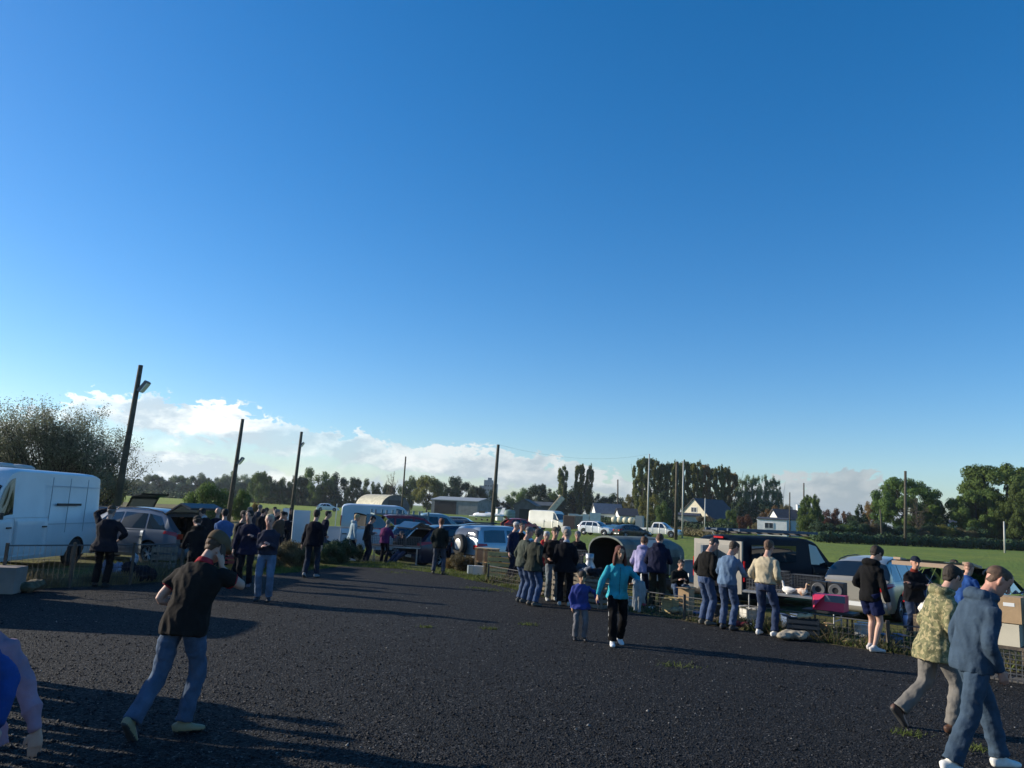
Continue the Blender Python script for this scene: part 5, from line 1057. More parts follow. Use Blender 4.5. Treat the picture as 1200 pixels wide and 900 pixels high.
# silver people carrier facing away, blue car with open boot at the right
sp, Sp, Pp = vehicle('car', 'mpv', VL(1002, 20.4), 43, paint('champagne', (.40, .37, .31), .35), 'champagne silver people carrier with blue tinted side windows', 'car', scale=.97)
m = MB(); m.lathe([(-.02, .045), (-.03, .055), (-.02, .065)], 'Y', (0, -.0, .98), 20); m.obj('badge', STEEL, sp)
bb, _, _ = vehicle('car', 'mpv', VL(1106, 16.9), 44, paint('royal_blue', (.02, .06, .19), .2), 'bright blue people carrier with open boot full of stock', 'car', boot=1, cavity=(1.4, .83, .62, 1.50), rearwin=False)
tg = MB(); [tg.box((x_, -.30, 1.70), (.14, .95, .05), M=Matrix.Rotation(rad(-6), 3, 'X')) for x_ in (-.66, .66)]; tg.box((0, -.78, 1.66), (1.45, .22, .08)); tg.box((0, .15, 1.66), (1.4, .16, .06)); tg.obj('tailgate', mat('gate_tan', (.42, .30, .20), .6), bb)
MB().box((0, -.32, 1.72), (1.2, .75, .012)).obj('rear_window', mat('tinted_pane', (.03, .04, .04), .05, trans=.35), bb)
vehicle('car', 'suv', (13.6, 17.6, GZ(13.6, 17.6)), 40, paint('mid_blue', (.02, .10, .26), .2), 'blue car at the right edge behind the man in blue', 'car')

# ------------------------------------------------------------------ fence
def fence(pts, h, post, wires, label, mesh=True, m=STEEL, r=.014, posts_every=1):
    root = empty('fence', (pts[0][0], pts[0][1], 0), 0, label, 'fence'); o = Vector((pts[0][0], pts[0][1], 0)); P3 = [Vector((x, y, GZ(x, y)))-o for x, y in pts]
    rail = MB(); pm_ = MB(); wm = MB(); acc = 0
    for a, b in zip(P3, P3[1:]):
        up = Vector((0, 0, h)); rail.tube(a+up, b+up, r, n=6); L_ = (b-a).length; nn = max(1, int(L_/post))
        for k in range(nn): p = a.lerp(b, k/nn); MB().box((0, 0, (h+.05)/2), (.05, .05, h+.05)).obj('post', WOODD, root, loc=p)
        for z_ in wires: wm.tube(a+Vector((0, 0, z_)), b+Vector((0, 0, z_)), .0035, n=4)
        if mesh:
            for k in range(int(L_/.10)): p = a.lerp(b, k/int(L_/.10)); wm.tube(p, p+up, .003, n=3)
    rail.obj('rail', mat('rail_dull', (.10, .10, .10), .7, .2), root); wm.obj('mesh', mat('fence_wire', (.05, .048, .045), .7, .2), root)
fence([(-9.75, 15.5), (-8.2, 17.5), (-7.05, 20.0)], .88, 1.25, (.2, .4, .6), 'low rail fence between the gravel and the vans on the left', True)
fence([(-.4, 22.4), (2.4, 17.9), (5.2, 14.95), (8.1, 12.3), (12.5, 8.4)], .46, 1.6, (.1, .2, .3, .38), 'low mesh fence under the stalls along the right of the gravel', True, r=.010)

# ------------------------------------------------------------------ stalls and goods
def cage(loc, rz, d, label, n=(9, 5, 6), m=WIRE, cat='cage', group=None, solid=True):
    root = empty('wire_cage', loc, rz, label, cat, group); w_, dd, h_ = d; mb = MB(); r = .0045
    for i in range(n[0]+1):
        x = -w_/2+w_*i/n[0]
        for y in (-dd/2, dd/2): mb.tube((x, y, 0), (x, y, h_), r, n=4)
        mb.tube((x, -dd/2, h_), (x, dd/2, h_), r, n=4)
    for i in range(n[2]+1):
        z = h_*i/n[2]
        for y in (-dd/2, dd/2): mb.tube((-w_/2, y, z), (w_/2, y, z), r, n=4)
        for x in (-w_/2, w_/2): mb.tube((x, -dd/2, z), (x, dd/2, z), r, n=4)
    for i in range(n[1]+1):
        y = -dd/2+dd*i/n[1]
        for x in (-w_/2, w_/2): mb.tube((x, y, 0), (x, y, h_), r, n=4)
        mb.tube((-w_/2, y, h_), (w_/2, y, h_), r, n=4)
    mb.obj('bars', m, root)
    if solid: MB().box((0, 0, .02), (w_*.98, dd*.98, .03)).obj('tray', mat('cage_tray', (.10, .09, .08), .8), root)
    return root
def table(loc, rz, d, label, m=STEEL, legm=STEEL):
    root = empty('folding_table', loc, rz, label, 'table'); w_, dd, h_ = d; MB().box((0, 0, h_-.02), (w_, dd, .04)).obj('table_top', m, root)
    for x in (-w_/2+.12, w_/2-.12):
        for y in (-dd/2+.06, dd/2-.06): MB().tube((x, y, 0), (x, y, h_-.04), .015).obj('leg', legm, root)
        MB().tube((x, -dd/2+.06, h_*.35), (x, dd/2-.06, h_*.35), .012).obj('crossbar', legm, root)
    return root
def crate(loc, rz, d, label, m=WOODP, slats=4, group=None, name='wooden_crate'):
    root = empty(name, loc, rz, label, 'crate', group); w_, dd, h_ = d; mb = MB(); sh = h_/slats
    for k in range(slats):
        z = sh*(k+.5)
        for y in (-dd/2, dd/2): mb.box((0, y, z), (w_, .015, sh*.62))
        for x in (-w_/2, w_/2): mb.box((x, 0, z+.001), (.015, dd-.02, sh*.62))
    mb.obj('slats', m, root); fr = MB(); [fr.box((x, y, h_/2), (.035, .035, h_)) for x in (-w_/2+.02, w_/2-.02) for y in (-dd/2+.02, dd/2-.02)]; fr.box((0, 0, .02), (w_-.05, dd-.05, .02)); fr.obj('frame', m, root); return root
def carton(loc, rz, d, label, m=CARD, open_=True, tilt=0, name='cardboard_box', lab=False, cat='box'):
    root = empty(name, loc, rz, label, cat); root.rotation_euler[0] = tilt; w_, dd, h_ = d; mb = MB(); t = .008
    mb.box((0, -dd/2, h_/2), (w_, t, h_)); mb.box((0, dd/2, h_/2), (w_, t, h_)); mb.box((-w_/2, 0, h_/2), (t, dd-t*2, h_)); mb.box((w_/2, 0, h_/2), (t, dd-t*2, h_)); mb.box((0, 0, .01), (w_-.02, dd-.02, .01))
    if not open_: mb.box((0, -dd/4-.002, h_), (w_, dd/2-.006, t)); mb.box((0, dd/4+.002, h_), (w_, dd/2-.006, t))
    mb.obj('body', m, root)
    if open_:
        for s__, ax in ((-1, 'y'), (1, 'y')):
            f = MB(); f.box((0, s__*(dd/2+.05), h_+.03), (w_*.98, .13, t), M=None); f.obj('flap', m, root)
    if lab: MB().box((w_*.18, -dd/2-.006, h_*.72), (w_*.3, .003, h_*.14)).obj('paper_label', WHITEP, root)
    return root
def blob(name, loc, d, m, label, cat, seed=0, rough_=.35, vox=.02):
    rr = random.Random(seed); mb = MB()
    for k in range(7): c = Vector((rr.uniform(-.32, .32)*d[0], rr.uniform(-.32, .32)*d[1], d[2]*rr.uniform(.2, .55))); loft(mb, [(c.x-d[0]*.22, c.y, c.z, .01, .01), (c.x-d[0]*.12, c.y, c.z, d[1]*.22, d[2]*.28), (c.x+d[0]*.12, c.y, c.z+.01, d[1]*.22, d[2]*.30), (c.x+d[0]*.22, c.y, c.z, .01, .01)], (0, 1, 0), 8, 2)
    me = remesh(mb, vox, 1); wrinkle(me, d[2]*.09, seed, (9, 9, 9)); co = vget(me); co[:, 2] -= co[:, 2].min(); vset(me, co); o = link(name, me, m); o.location = loc; return tag(o, label, cat)
def TP(px, Y, dz=0): p = XY(px, Y); return Vector((p.x, Y, GZ(p.x, Y)+dz))
def TZ(px, py, Y): p = XY(px, Y); return Vector((ray(px, py).x*Y/ray(px, py).y, Y, ZAT(px, py, Y)))
def heap(px, Y, h, leaf, label, w=1.0): q = TP(px, Y); return tree('bush', q.x, q.y, h, leaf, label, width=w, name='bramble', z=q.z, cat='weeds')
# left folding table with cages
t0 = TP(463, 28.9); table(t0, rad(3), (1.8, .6, .72), 'folding table with wire cages before the open dark blue car')
for k, x_ in enumerate((-.62, .0, .62)): cage(t0+Vector((x_, 0, .724)), 0, (.56, .42, .36), 'wire bird cage on the folding table, %s from the left' % ORD[k], group='cages on the folding table')
# wooden cupboards by the off-roader
carcass = []
for k, (px, Y, w_, h_, lb) in enumerate(((565, 25.6, .42, .78, 'pale wooden nest box stand beside the off-roader bumper'), (574.5, 25.0, .42, .80, 'second pale wooden nest box, left of the tallest one'))):
    root = empty('wooden_hutch', TP(px, Y), rad(-8), lb, 'hutch'); m = MB(); [m.box((x_, y_, h_/2), (.05, .05, h_)) for x_ in (-w_/2, w_/2) for y_ in (-.16, .16)]; m.box((0, 0, h_), (w_+.08, .40, .03)); m.box((0, 0, h_*.45), (w_, .34, .03)); m.obj('frame', WOODP, root); MB().box((0, .0, h_*.72), (w_-.06, .30, h_*.46)).obj('box', mat('hutch_ply', (.34, .22, .13), .85, var=.2), root)
crate(TP(586, 24.2), rad(-10), (.75, .45, .78), 'tall yellow slatted crate beside the white haired man', mat('yellow_wood', (.58, .42, .16), .75, var=.2, vscale=9), 5)
carton(TP(553, 24.9), rad(10), (.26, .3, .26), 'grey lidded tin box on the grass left of the hutches', mat('tin_grey', (.22, .27, .30), .5, .3), False, name='tin_box'); carton(TP(561, 24.6), rad(-6), (.3, .34, .28), 'pale tin box right of the grey lidded one', mat('tin_pale', (.45, .47, .46), .5, .3), False, name='tin_box')
heap(540, 26.0, .6, 'brown', 'heap of dug sods and stalks behind the off-roader', .9)
heap(527, 26.6, .35, 'rust', 'low dry straw heap left of the sod heap', .9)
for k_, (px_, Y_, h_) in enumerate(((326, 23.6, .8), (341, 24.0, .85), (355, 24.6, .75))): heap(px_, Y_, h_, 'brown', 'brownish bramble clump before the small white van, %s from the left' % ORD[k_], .75)
for k_, (px_, Y_, h_) in enumerate(((386, 26.2, .8), (400, 26.8, .85), (414, 28.6, .7))): heap(px_, Y_, h_, 'dark', 'dark bramble clump behind the man in black, %s from the left' % ORD[k_], .75)
# slatted crates stall 650-700
for k, (px, Y, dz, w_, h_) in enumerate(((672, 18.6, 0, .95, .36), (672, 18.6, .37, .95, .32), (694, 17.9, 0, .95, .34), (694, 17.9, .35, .95, .3), (655, 19.6, 0, .8, .35))):
    crate(TP(px, Y, dz), rad(-46), (w_, .5, h_), '%s weathered slatted crate of the stall behind the boy' % ['left bottom', 'left upper', 'right bottom', 'right upper', 'hindmost'][k], mat('slat_grey', (.20, .17, .13), .85, var=.3, vscale=9), 3, group='weathered slatted crates')
for k, (px, Y, dz, c, lb) in enumerate(((664, 18.9, .70, 'b8a888', 'cream cloth bundle on the left slatted crates'), (676, 18.4, .70, '454b55', 'grey plastic bags heaped on the left crates'), (686, 18.1, .66, '8c929c', 'pale plastic bag between the crate stacks'), (697, 17.8, .66, '22242c', 'black bag on the right slatted crates'))):
    blob('bag', TP(px, Y, dz), (.42, .34, .24), cloth(c), lb, 'bag', 20+k, vox=.02)
cage(TP(668, 22.0, .55), rad(-30), (.8, .5, .5), 'dark wire cage in front of the grey haired seller', (12, 5, 7)); MB_ = table(TP(668, 22.0, 0), rad(-30), (1.1, .6, .55), 'low table carrying the dark wire cage', WOODD)
pp = empty('milk_churn', TP(690, 21.3), 0, 'pale upright metal canister beside the trailer back', 'canister'); MB().lathe([(0, .01), (0, .16), (.65, .16), (.8, .09), (.86, .11), (1.0, .11), (1.0, .01)], 'Z', n=18).obj('shell', STEEL, pp, True)
# cardboard box and rubbish near 800
carton(TP(804, 17.6), rad(-40), (.26, .26, .52), 'tall printed cardboard box standing by the dark van', CARD, True, cat='box'); blob('paper_litter', TP(797, 17.2), (.5, .4, .22), mat('litter_tan', (.35, .24, .12), .9, var=.5, vscale=12), 'crumpled brown paper at the foot of the tall box', 'litter', 31)
for k, (px, Y, c, lb) in enumerate(((782, 17.6, '9a9484', 'pale crumpled bag on the ground beside the navy hoodie man'), (840, 16.0, '6a5a4c', 'brown rag between the two men in jeans'), (868, 15.7, '7b2a34', 'dark red bag behind the cream fleece man'))): blob('bag', TP(px, Y), (.34, .26, .16), cloth(c), lb, 'bag', 40+k)
# stall table with cages 900-960
tb = TZ(930, 702, 15.9); zt = .66; tl = TP(931, 16.1); rzt = rad(-36)
table(tl, rzt, (1.9, .7, zt), 'trestle table with cages and white ducks before the dark van', STEEL)
def onT(x, y, z=0): c, s__ = math.cos(rzt), math.sin(rzt); return tl+Vector((x*c-y*s__, x*s__+y*c, zt+.003+z))
cage(onT(-.55, .08), rzt, (.75, .5, .42), 'left wire cage on the trestle table', (12, 5, 6)); cage(onT(.2, .17), rzt, (.6, .36, .38), 'right wire cage on the trestle table behind the ducks', (10, 4, 6))
def duck(loc, rz, label, m):
    root = empty('duck', loc, rz, label, 'duck'); root.scale = (.78,)*3; b = MB(); loft(b, [(0, -.20, .13, .01, .01), (0, -.14, .12, .05, .04), (0, -.02, .10, .09, .085), (0, .10, .11, .075, .08), (0, .155, .15, .035, .045)], (1, 0, 0), 10, 3); loft(b, [(0, .11, .13, .04, .045), (0, .15, .20, .026, .028), (0, .155, .26, .024, .026), (0, .175, .295, .032, .032), (0, .20, .30, .024, .02)], (1, 0, 0), 10, 2)
    [loft(b, [(e*.04, .02, .05, .012, .012), (e*.04, .02, .005, .01, .01), (e*.04, .07, .004, .025, .004)], (1, 0, 0), 6, 1) for e in (-1, 1)]
    link('body', remesh(b, .009, 1), m, root); k = MB(); loft(k, [(0, .195, .295, .015, .012), (0, .225, .287, .014, .006), (0, .25, .285, .012, .004)], (1, 0, 0), 6, 1); k.obj('beak', mat('beak', (.6, .3, .04), .5), root)
FEA = mat('white_feather', (.72, .70, .66), .8, var=.08, vscale=20)
duck(onT(-.05, -.2), rad(40), 'white duck sitting left on the trestle table', FEA); duck(onT(.2, -.2), rad(-150), 'white and ginger duck right on the trestle table', mat('ginger_feather', (.68, .62, .55), .8, col2=(.35, .15, .06), vscale=7))
for k, x_ in enumerate((.52, .84)):
    root = empty('pet_carrier', onT(x_, -.02), rzt, ['black carrier box with round mouth on the table', 'second black carrier box at the table end'][k], 'carrier'); m = MB(); m.box((0, .01, .15), (.29, .34, .30)); m.obj('shell', BLACK, root); MB().lathe([(-.175, .06), (-.18, .12), (-.17, .13)], 'Y', (0, 0, .15), 20).obj('mouth_ring', mat('ring_grey', (.12, .12, .12), .5), root)
PK = mat('pink_plastic', (.62, .035, .10), .45, var=.05); c_ = TP(974, 14.7, .52)
r_ = empty('storage_box', c_, rad(-38), 'bright pink plastic box with folded flap before the silver car', 'box'); m = MB(); m.box((0, 0, .14), (.55, .34, .28)); m.add([(-.28, -.18, .28), (-.05, -.18, .28), (-.17, -.36, .10), (-.28, -.18, .0)], [(0, 1, 2), (0, 2, 3), (1, 3, 2), (0, 3, 1)]); m.obj('body', PK, r_); MB().box((.12, -.175, .22), (.36, .012, .12)).obj('front_panel', mat('box_grey_panel', (.10, .13, .16), .5), r_)
table(TP(974, 14.7), rad(-38), (.9, .45, .515), 'small dark table under the pink plastic box', BLACK, BLACK)
crate(TP(941, 14.6), rad(-20), (.55, .4, .36), 'dark plastic crate on the ground beneath the trestle table', mat('crate_charcoal', (.03, .035, .04), .6), 4, name='plastic_crate')
blob('rag_pile', TP(929, 14.3), (.6, .4, .2), cloth('a49a86'), 'pale rags spilling beside the dark plastic crate', 'rags', 51); blob('bread_bag', TP(942, 14.6, .36), (.3, .25, .12), mat('bread_tan', (.5, .36, .2), .8, var=.3), 'tan paper parcel on the dark plastic crate', 'parcel', 52); blob('rag_pile', TP(1000, 14.2), (.5, .4, .13), mat('straw', (.30, .23, .10), .95, var=.5, vscale=12), 'little straw heap on the weeds before the silver car', 'straw', 53)
# right boxes
tr = TP(1187, 11.6); table(tr, rad(-42), (1.6, .7, .50), 'low bench with cardboard boxes at the right edge', WOODD, WOODD)
carton(tr+Vector((-.12, -.08, .82)), rad(-42), (.46, .38, .36), 'cardboard box with white label on the cream box', CARD, False, lab=True)
carton(tr+Vector((-.16, -.04, .503)), rad(-42), (.5, .4, .30), 'cream box under the labelled cardboard box', mat('cream_card', (.55, .50, .38), .8, var=.1), False); carton(tr+Vector((.45, -.25, .503)), rad(-42), (.42, .38, .62), 'brown box at the picture edge right of the labelled one', mat('card_dark', (.22, .15, .09), .9), False)
cage(tr+Vector((.1, -.25, .0)), rad(-42), (1.3, .4, .46), 'wide wire cage under the low bench at right', (18, 4, 7))
blob('wool_sack', TP(1098, 15.6, .55), (.75, .5, .42), mat('white_fleece', (.68, .66, .60), .95, var=.12, vscale=10), 'white fleecy bundle in the open blue boot', 'bundle', 60)
carton(TP(1098, 15.6, .0), rad(-44), (.7, .5, .55), 'plain box supporting the white fleecy bundle', CARD, False)
# left things
carton(TP(-4, 15.3), rad(8), (.8, .5, .5), 'large pale box at the left picture edge below the van', mat('pale_box', (.26, .21, .18), .8, var=.15), False)
for k, (px, Y, c, d_, lb) in enumerate(((134, 18.6, '77829a', (.6, .4, .45), 'pale blue bag by the fence right of the man in the cap'), (146, 18.4, '9aa0ac', (.4, .3, .32), 'smaller white sack left of the dark jacket pile'), (160, 18.2, '20222c', (.8, .5, .5), 'dark heap of coats by the rail fence'), (155, 18.5, 'b0b4bc', (.25, .2, .62), 'upright white canister bag among the coats'))): blob('bag', TP(px, Y), d_, cloth(c), lb, 'bag', 70+k)
crate(TP(190, 19.6), 0, (.5, .35, .75), 'upright grey crate at the end of the left fence', mat('slat_grey', (.20, .17, .13), .85), 4)
crate(TP(267, 20.6), rad(10), (.42, .35, .3), 'orange plastic crate beneath the red one near the boots', mat('crate_orange', (.42, .20, .03), .5), 3, name='plastic_crate'); crate(TP(267, 20.6, .31), rad(10), (.42, .35, .3), 'red plastic crate on top of the orange one', mat('crate_red', (.30, .03, .03), .5), 3, name='plastic_crate')
cloth_scrap = blob('grass_sack', TP(20, 15.6), (.9, .5, .3), mat('weed_heap', (.10, .085, .05), .95, var=.6, vscale=10), 'dry weed heap below the white van', 'weed heap', 80, vox=.03)

# scraps and small goods lying along the low fence
rr = random.Random(77); SC = [('pale crumpled paper', (.55, .52, .46)), ('brown card', (.30, .19, .10)), ('dark plastic', (.03, .035, .04)), ('faded blue cloth', (.10, .15, .25)), ('straw coloured', (.38, .28, .12)), ('white plastic', (.62, .62, .60))]
for i in range(30):
    px = 634+i*14.2+rr.uniform(-4, 4); e = [(-.4, 22.4), (2.4, 17.9), (5.2, 14.95), (8.1, 12.3), (12.5, 8.4)]; best = None
    for t in [q/200 for q in range(201)]:
        s_ = min(3, int(t*4)); u_ = t*4-s_; x_, y_ = e[s_][0]*(1-u_)+e[s_+1][0]*u_, e[s_][1]*(1-u_)+e[s_+1][1]*u_; d_ = abs(600+900*x_/y_-px)
        if best is None or d_ < best[0]: best = (d_, x_, y_)
    o_ = rr.uniform(.25, 1.1); x_, y_ = best[1]+o_*.65, best[2]+o_*.75; nm, c_ = SC[(i*5+i//4) % 6]
    if i % 3 == 1: carton(Vector((x_, y_, GZ(x_, y_))), rr.random()*3, (rr.uniform(.2, .34), rr.uniform(.18, .28), rr.uniform(.14, .3)), '%s box in the weeds by the low fence, %s scrap from the left' % (nm, ORD[i] if i < len(ORD) else 'last'), mat('scrap_'+nm.replace(' ', '_'), c_, .85, var=.2, vscale=12), True, name='small_box')
    else: blob('scrap', Vector((x_, y_, GZ(x_, y_))), (rr.uniform(.2, .42), rr.uniform(.15, .3), rr.uniform(.08, .18)), mat('scrap_'+nm.replace(' ', '_'), c_, .85, var=.2, vscale=12), '%s scrap in the weeds by the low fence, %s from the left' % (nm, ORD[i] if i < len(ORD) else 'last'), 'scrap', 200+i, vox=.018)
# ------------------------------------------------------------------ people in place
def PG_(px, py): g = G(px, py, .012); return g
def PL(px, Y): p = XY(px, Y); return Vector((p.x, Y, max(GZ(p.x, Y), -.3)+(.012 if edist(p.x, Y) < 0 else 0)))
BLD = (.42, .30, .16); GRY = (.15, .145, .14); WHT = (.45, .44, .42); DKH = (.025, .018, .014); BRN = (.09, .05, .03)
PK_ = ((-.20, .10, .90), (.20, .10, .90)); PKE = ((-.5, -1, 0), (.5, -1, 0)); FRT = ((-.07, .27, 1.12), (.07, .28, 1.10)); CRS = ((.13, .20, 1.20), (-.13, .24, 1.18))
SH = ((-.26, .04, .80), (.26, .08, .82)); RCH = ((-.18, .36, 1.02), (.20, .38, 1.05))
def polo_extra(root, k):
    s, arms = k['s'], k['arms']
    for j, (A, E_, W) in enumerate(arms):
        b = MB(); loft(b, [(*lerp(A, E_, .53), .077, .080), (*lerp(A, E_, .60), .078, .081)], (1, 0, .01), 14, 1); k['garment']('cuff', b, cloth('a01c28'), 0, 0, vx=.012)
    W = arms[1][2]; H_ = k['HW'](.083, .02, -.02); b = MB(); b.box(H_, (.014, .07, .14)); 
    for i, p_ in enumerate(b.v): b.v[i] = (p_[0]*s, p_[1]*s, p_[2]*s)
    ph = b.obj('phone', BLACK); ph.location = root.location; ph.rotation_euler = root.rotation_euler; tag(ph, 'black phone held to the ear of the man in the flat cap', 'phone')
    c, a = k['S'](.01); b = MB(); loft(b, [(*(c-Vector((0, 0, .045))), .193, .145), (*(c-Vector((0, 0, .01))), .19, .142)], (1, 0, 0), 18, 1); k['garment']('belt', b, cloth('1a1210'), 0, 0, vx=.014)
CAMO = mat('camo_cloth', (.20, .19, .09), .9, col2=(.07, .075, .035), vscale=17, bump=.5, bscale=26, bdist=.012, det=3)
nt_ = CAMO.node_tree; mxn = [n for n in nt_.nodes if n.type == 'MIX'][0]; bs_ = nt_.nodes['Principled BSDF']
vo = nt_.nodes.new('ShaderNodeTexNoise'); vo.inputs['Scale'].default_value = 27; vo.inputs['Detail'].default_value = 3; tcn = [n for n in nt_.nodes if n.type == 'TEX_COORD'][0]; va = nt_.nodes.new('ShaderNodeVectorMath'); va.operation = 'ADD'; va.inputs[1].default_value = (4, 2, 9); nt_.links.new(tcn.outputs['Object'], va.inputs[0]); nt_.links.new(va.outputs[0], vo.inputs['Vector'])
m_r = nt_.nodes.new('ShaderNodeMapRange'); m_r.inputs[1].default_value = .53; m_r.inputs[2].default_value = .56; nt_.links.new(vo.outputs['Fac'], m_r.inputs[0]); mx2 = nt_.nodes.new('ShaderNodeMix'); mx2.data_type = 'RGBA'; nt_.links.new(m_r.outputs[0], mx2.inputs[0]); nt_.links.new(mxn.outputs[2], mx2.inputs[6]); mx2.inputs[7].default_value = (.30, .25, .13, 1); nt_.links.new(mx2.outputs[2], bs_.inputs['Base Color'])
# foreground
person('man in dark polo shirt and flat cap walking away with a phone at his ear', PG_(195, 861), 14, 1.80, .0105, lean=9, hunch=18, hp=26, hy=18, hipy=.04, hipx=.02, slean=3.5, feet=((-.14, -.29, .07), (.08, .10, 0)), heels=(50, 0), fyaw=(4, -45), hands=((-.12, .24, 1.02), 'ear'), elbow=((-.8, -.9, -.3), (.9, .4, -1.0)), handdir=(None, (-.1, -.15, 1)), top='231f1d', topkind='polo', collar=('b01c2c', .035), legs='45668c', legkind='jeans', shoe='857a5c', hair='short', haircol=BRN, cap=('flat', '66553f'), skin=SK, build=1.2, belly=.04, shoulder=1.06, hem=-.11, extra=polo_extra)
person('person in lilac jacket and beige trousers cut by the left picture edge', Vector((-2.79, 4.3, .012)), 165, 1.60, .0095, hands=((-.44, .08, .82), (.23, .06, .83)), elbow=((-1, -.1, 0), (.4, -1, 0)), handwid=(1, .2, 0), top='a68396', topkind='jacket', legs='9a8468', legkind='slim', shoe='302820', hair='short', haircol=BRN, feet=((-.12, .15, 0), (.1, -.15, .02)), fistL=.35, handdir=((-.05, .1, -1), None), hem=-.16, build=1.05)
person('person in royal blue padded coat at the extreme left edge', Vector((-2.47, 3.5, .012)), 95, 1.75, .012, hands=((-.22, .18, 1.0), (.22, .15, 1.0)), elbow=((-1.3, -.2, 0), (1.3, -.2, 0)), top='17448c', topkind='puffer', legs='303848', shoe='202020', hair='short', haircol=GRY, build=1.15, belly=.05, hem=-.2)
hd = ((-.14, .05, .84), (.25, .17, .93))
person('man in blue grey tracksuit with hood and cropped hair at the right', PG_(1142, 905), 88, 1.86, .0105, lean=5, hunch=22, hp=24, hy=10, hipy=.02, feet=((-.10, .30, 0), (.10, -.26, .0)), heels=(0, 12), fyaw=(6, -6), hands=((-.19, .12, .86), (.19, .14, .86)), elbow=PKE, top='3a4d60', topkind='hoodie', hood=True, legs='3a4d60', legkind='loose', shoe='dcdad4', hair='buzz', haircol=(.10, .06, .04), skin=(.50, .25, .18), build=1.12, shoulder=1.05, hem=-.12)
person('man in camouflage jacket and brown boots walking behind the blue tracksuit', PG_(1100, 857), 92, 1.76, .0115, lean=6, hunch=16, hp=20, hy=-15, feet=((-.10, -.36, .09), (.10, .10, 0)), heels=(52, 0), hands=((-.20, .22, .98), (.2, .24, 1.0)), top=CAMO, topkind='jacket', hood=True, legs='77736e', legkind='loose', shoe='4a3020', hair='short', haircol=DKH, build=1.12, hem=-.22, collar=('20242c', .03))
# centre: woman and boy
def woman_extra(root, k):
    s = k['s']; b = MB()
    for e in (-1, 1):
        j = 0 if e < 0 else 1; A, K_, F_ = k['legs'][j]
        st = [lerp(A, K_, .1), lerp(A, K_, .5), K_, lerp(K_, F_, .5), lerp(K_, F_, .92)]; wd = [.107, .098, .082, .083, .077]
        loft(b, [(*(p+Vector((e*(w_-.008), 0, 0))), .005, .02) for p, w_ in zip(st, wd)], (1, 0, 0), 6, 2)
    k['garment']('side_stripe', b, cloth('c8c8c4'), 0, 0, vx=.009)
    b = MB(); pts = []
    for l in (-.11, 0, .12, .25, .38, .47):
        c, a = k['S'](l); f = Vector((0, math.cos(a), -math.sin(a))); ry = {-.11: .115, 0: .124, .12: .118, .25: .126, .38: .122, .47: .095}[l]; pts.append((*(c+f*(ry+.027)), .008, .006))
    loft(b, pts, (1, 0, 0), 6, 2); k['garment']('zip', b, cloth('10202c'), 0, 0, vx=.007)
W_ = person('woman in turquoise zip jacket and black striped trousers holding a boy by hand', PG_(722, 756), 176, 1.60, .0125, hands=((-.23, .24, 1.12), (.40, .06, .79)), elbow=((-1, -.6, -.5), (1, -.5, 0)), top='10a0b4', topkind='jacket', legs='0c0c10', legkind='loose', shoe='dcdcdc', hair='long', haircol=(.085, .022, .014), skin=SK2, feet=((-.10, -.18, .03), (.10, .12, 0)), heels=(18, 0), hem=-.12, build=1.0, extra=woman_extra)
b = MB(); s = 1.6/1.8; rr_ = random.Random(2)
for q in range(9):
    x_ = -.22-.025*q; z1 = 1.17-.006*q; z0 = (.72, .66, .80, .70, .62, .74, .86, .78, .92)[q]; y_ = .32-.012*q+.03*math.sin(q*1.9)
    loft(b, [(x_*s, (y_-.09)*s, (z1-.06)*s, .012, .02), (x_*s, (y_-.03)*s, z1*s, .022, .035), (x_*s, (y_+.02)*s, (z1-.08)*s, .026, .022), ((x_-.01)*s, (y_+.03)*s, (z1+z0)/2*s, .027, .018), ((x_-.02+rr_.uniform(-.02, .02))*s, (y_+.01)*s, z0*s, .024, .012)], (1, 0, 0), 8, 3)
cl = remesh(b, .014, 1); wrinkle(cl, .012, 5, (12, 12, 5)); o = link('folded_coat', cl, cloth('8d9294')); o.location = W_.location; o.rotation_euler = W_.rotation_euler; tag(o, 'grey coat draped over the arm of the woman in turquoise', 'coat')
person('small boy in royal blue fleece and grey trousers holding hands with the woman', PG_(679, 750), 178, 1.12, .011, hk=1.28, hands=((-.44, .06, .96), (.24, .05, .84)), elbow=((-1, -.6, 0), (1, -.6, 0)), top='303f8c', topkind='jacket', legs='6c6c72', legkind='loose', shoe='1c1c22', hair='fringe', haircol=DKH, skin=SK2, build=1.22, feet=((-.12, .04, 0), (.12, 0, 0)), hem=-.15)
# middle right group
person('woman in lilac hoodie and pink trainers bending towards the stall', PG_(750, 711), 25, 1.66, .0135, lean=12, hunch=18, hp=18, hands=RCH, top='9c96c0', topkind='hoodie', hood=True, legs='141a30', legkind='slim', shoe='c02858', hair='thick', haircol=BRN)
person('broad man in navy hoodie with dark olive trousers, back turned', PG_(769, 714), 22, 1.76, .013, lean=10, hunch=20, hp=22, hands=RCH, top='161a34', topkind='hoodie', hood=True, legs='2c2c22', legkind='loose', shoe='6a5a48', hair='short', haircol=BRN, build=1.3, shoulder=1.05)
person('seated man in dark fleece in the open back of the white van', PL(795, 22.0), 176, 1.74, .016, lean=18, hunch=18, hp=10, hipz=-.42, hipy=-.1, feet=((-.14, .40, 0), (.14, .36, 0)), hands=((-.1, .36, .72), (.1, .36, .72)), top='141a1c', topkind='jacket', legs='3c5a80', shoe='202020', hair='short', haircol=DKH, knee=((-.3, 1, .6), (.3, 1, .6)))
person('man in black jacket and jeans, leftmost of the three behind the dark van', PG_(826, 732), 62, 1.76, .013, lean=4, hunch=16, hp=22, hy=10, hands=PK_, elbow=PKE, top='1a1918', topkind='jacket', legs='3a5a8c', shoe='6a665c', hair='buzz', haircol=(.05, .045, .045), build=1.12, hem=-.06)
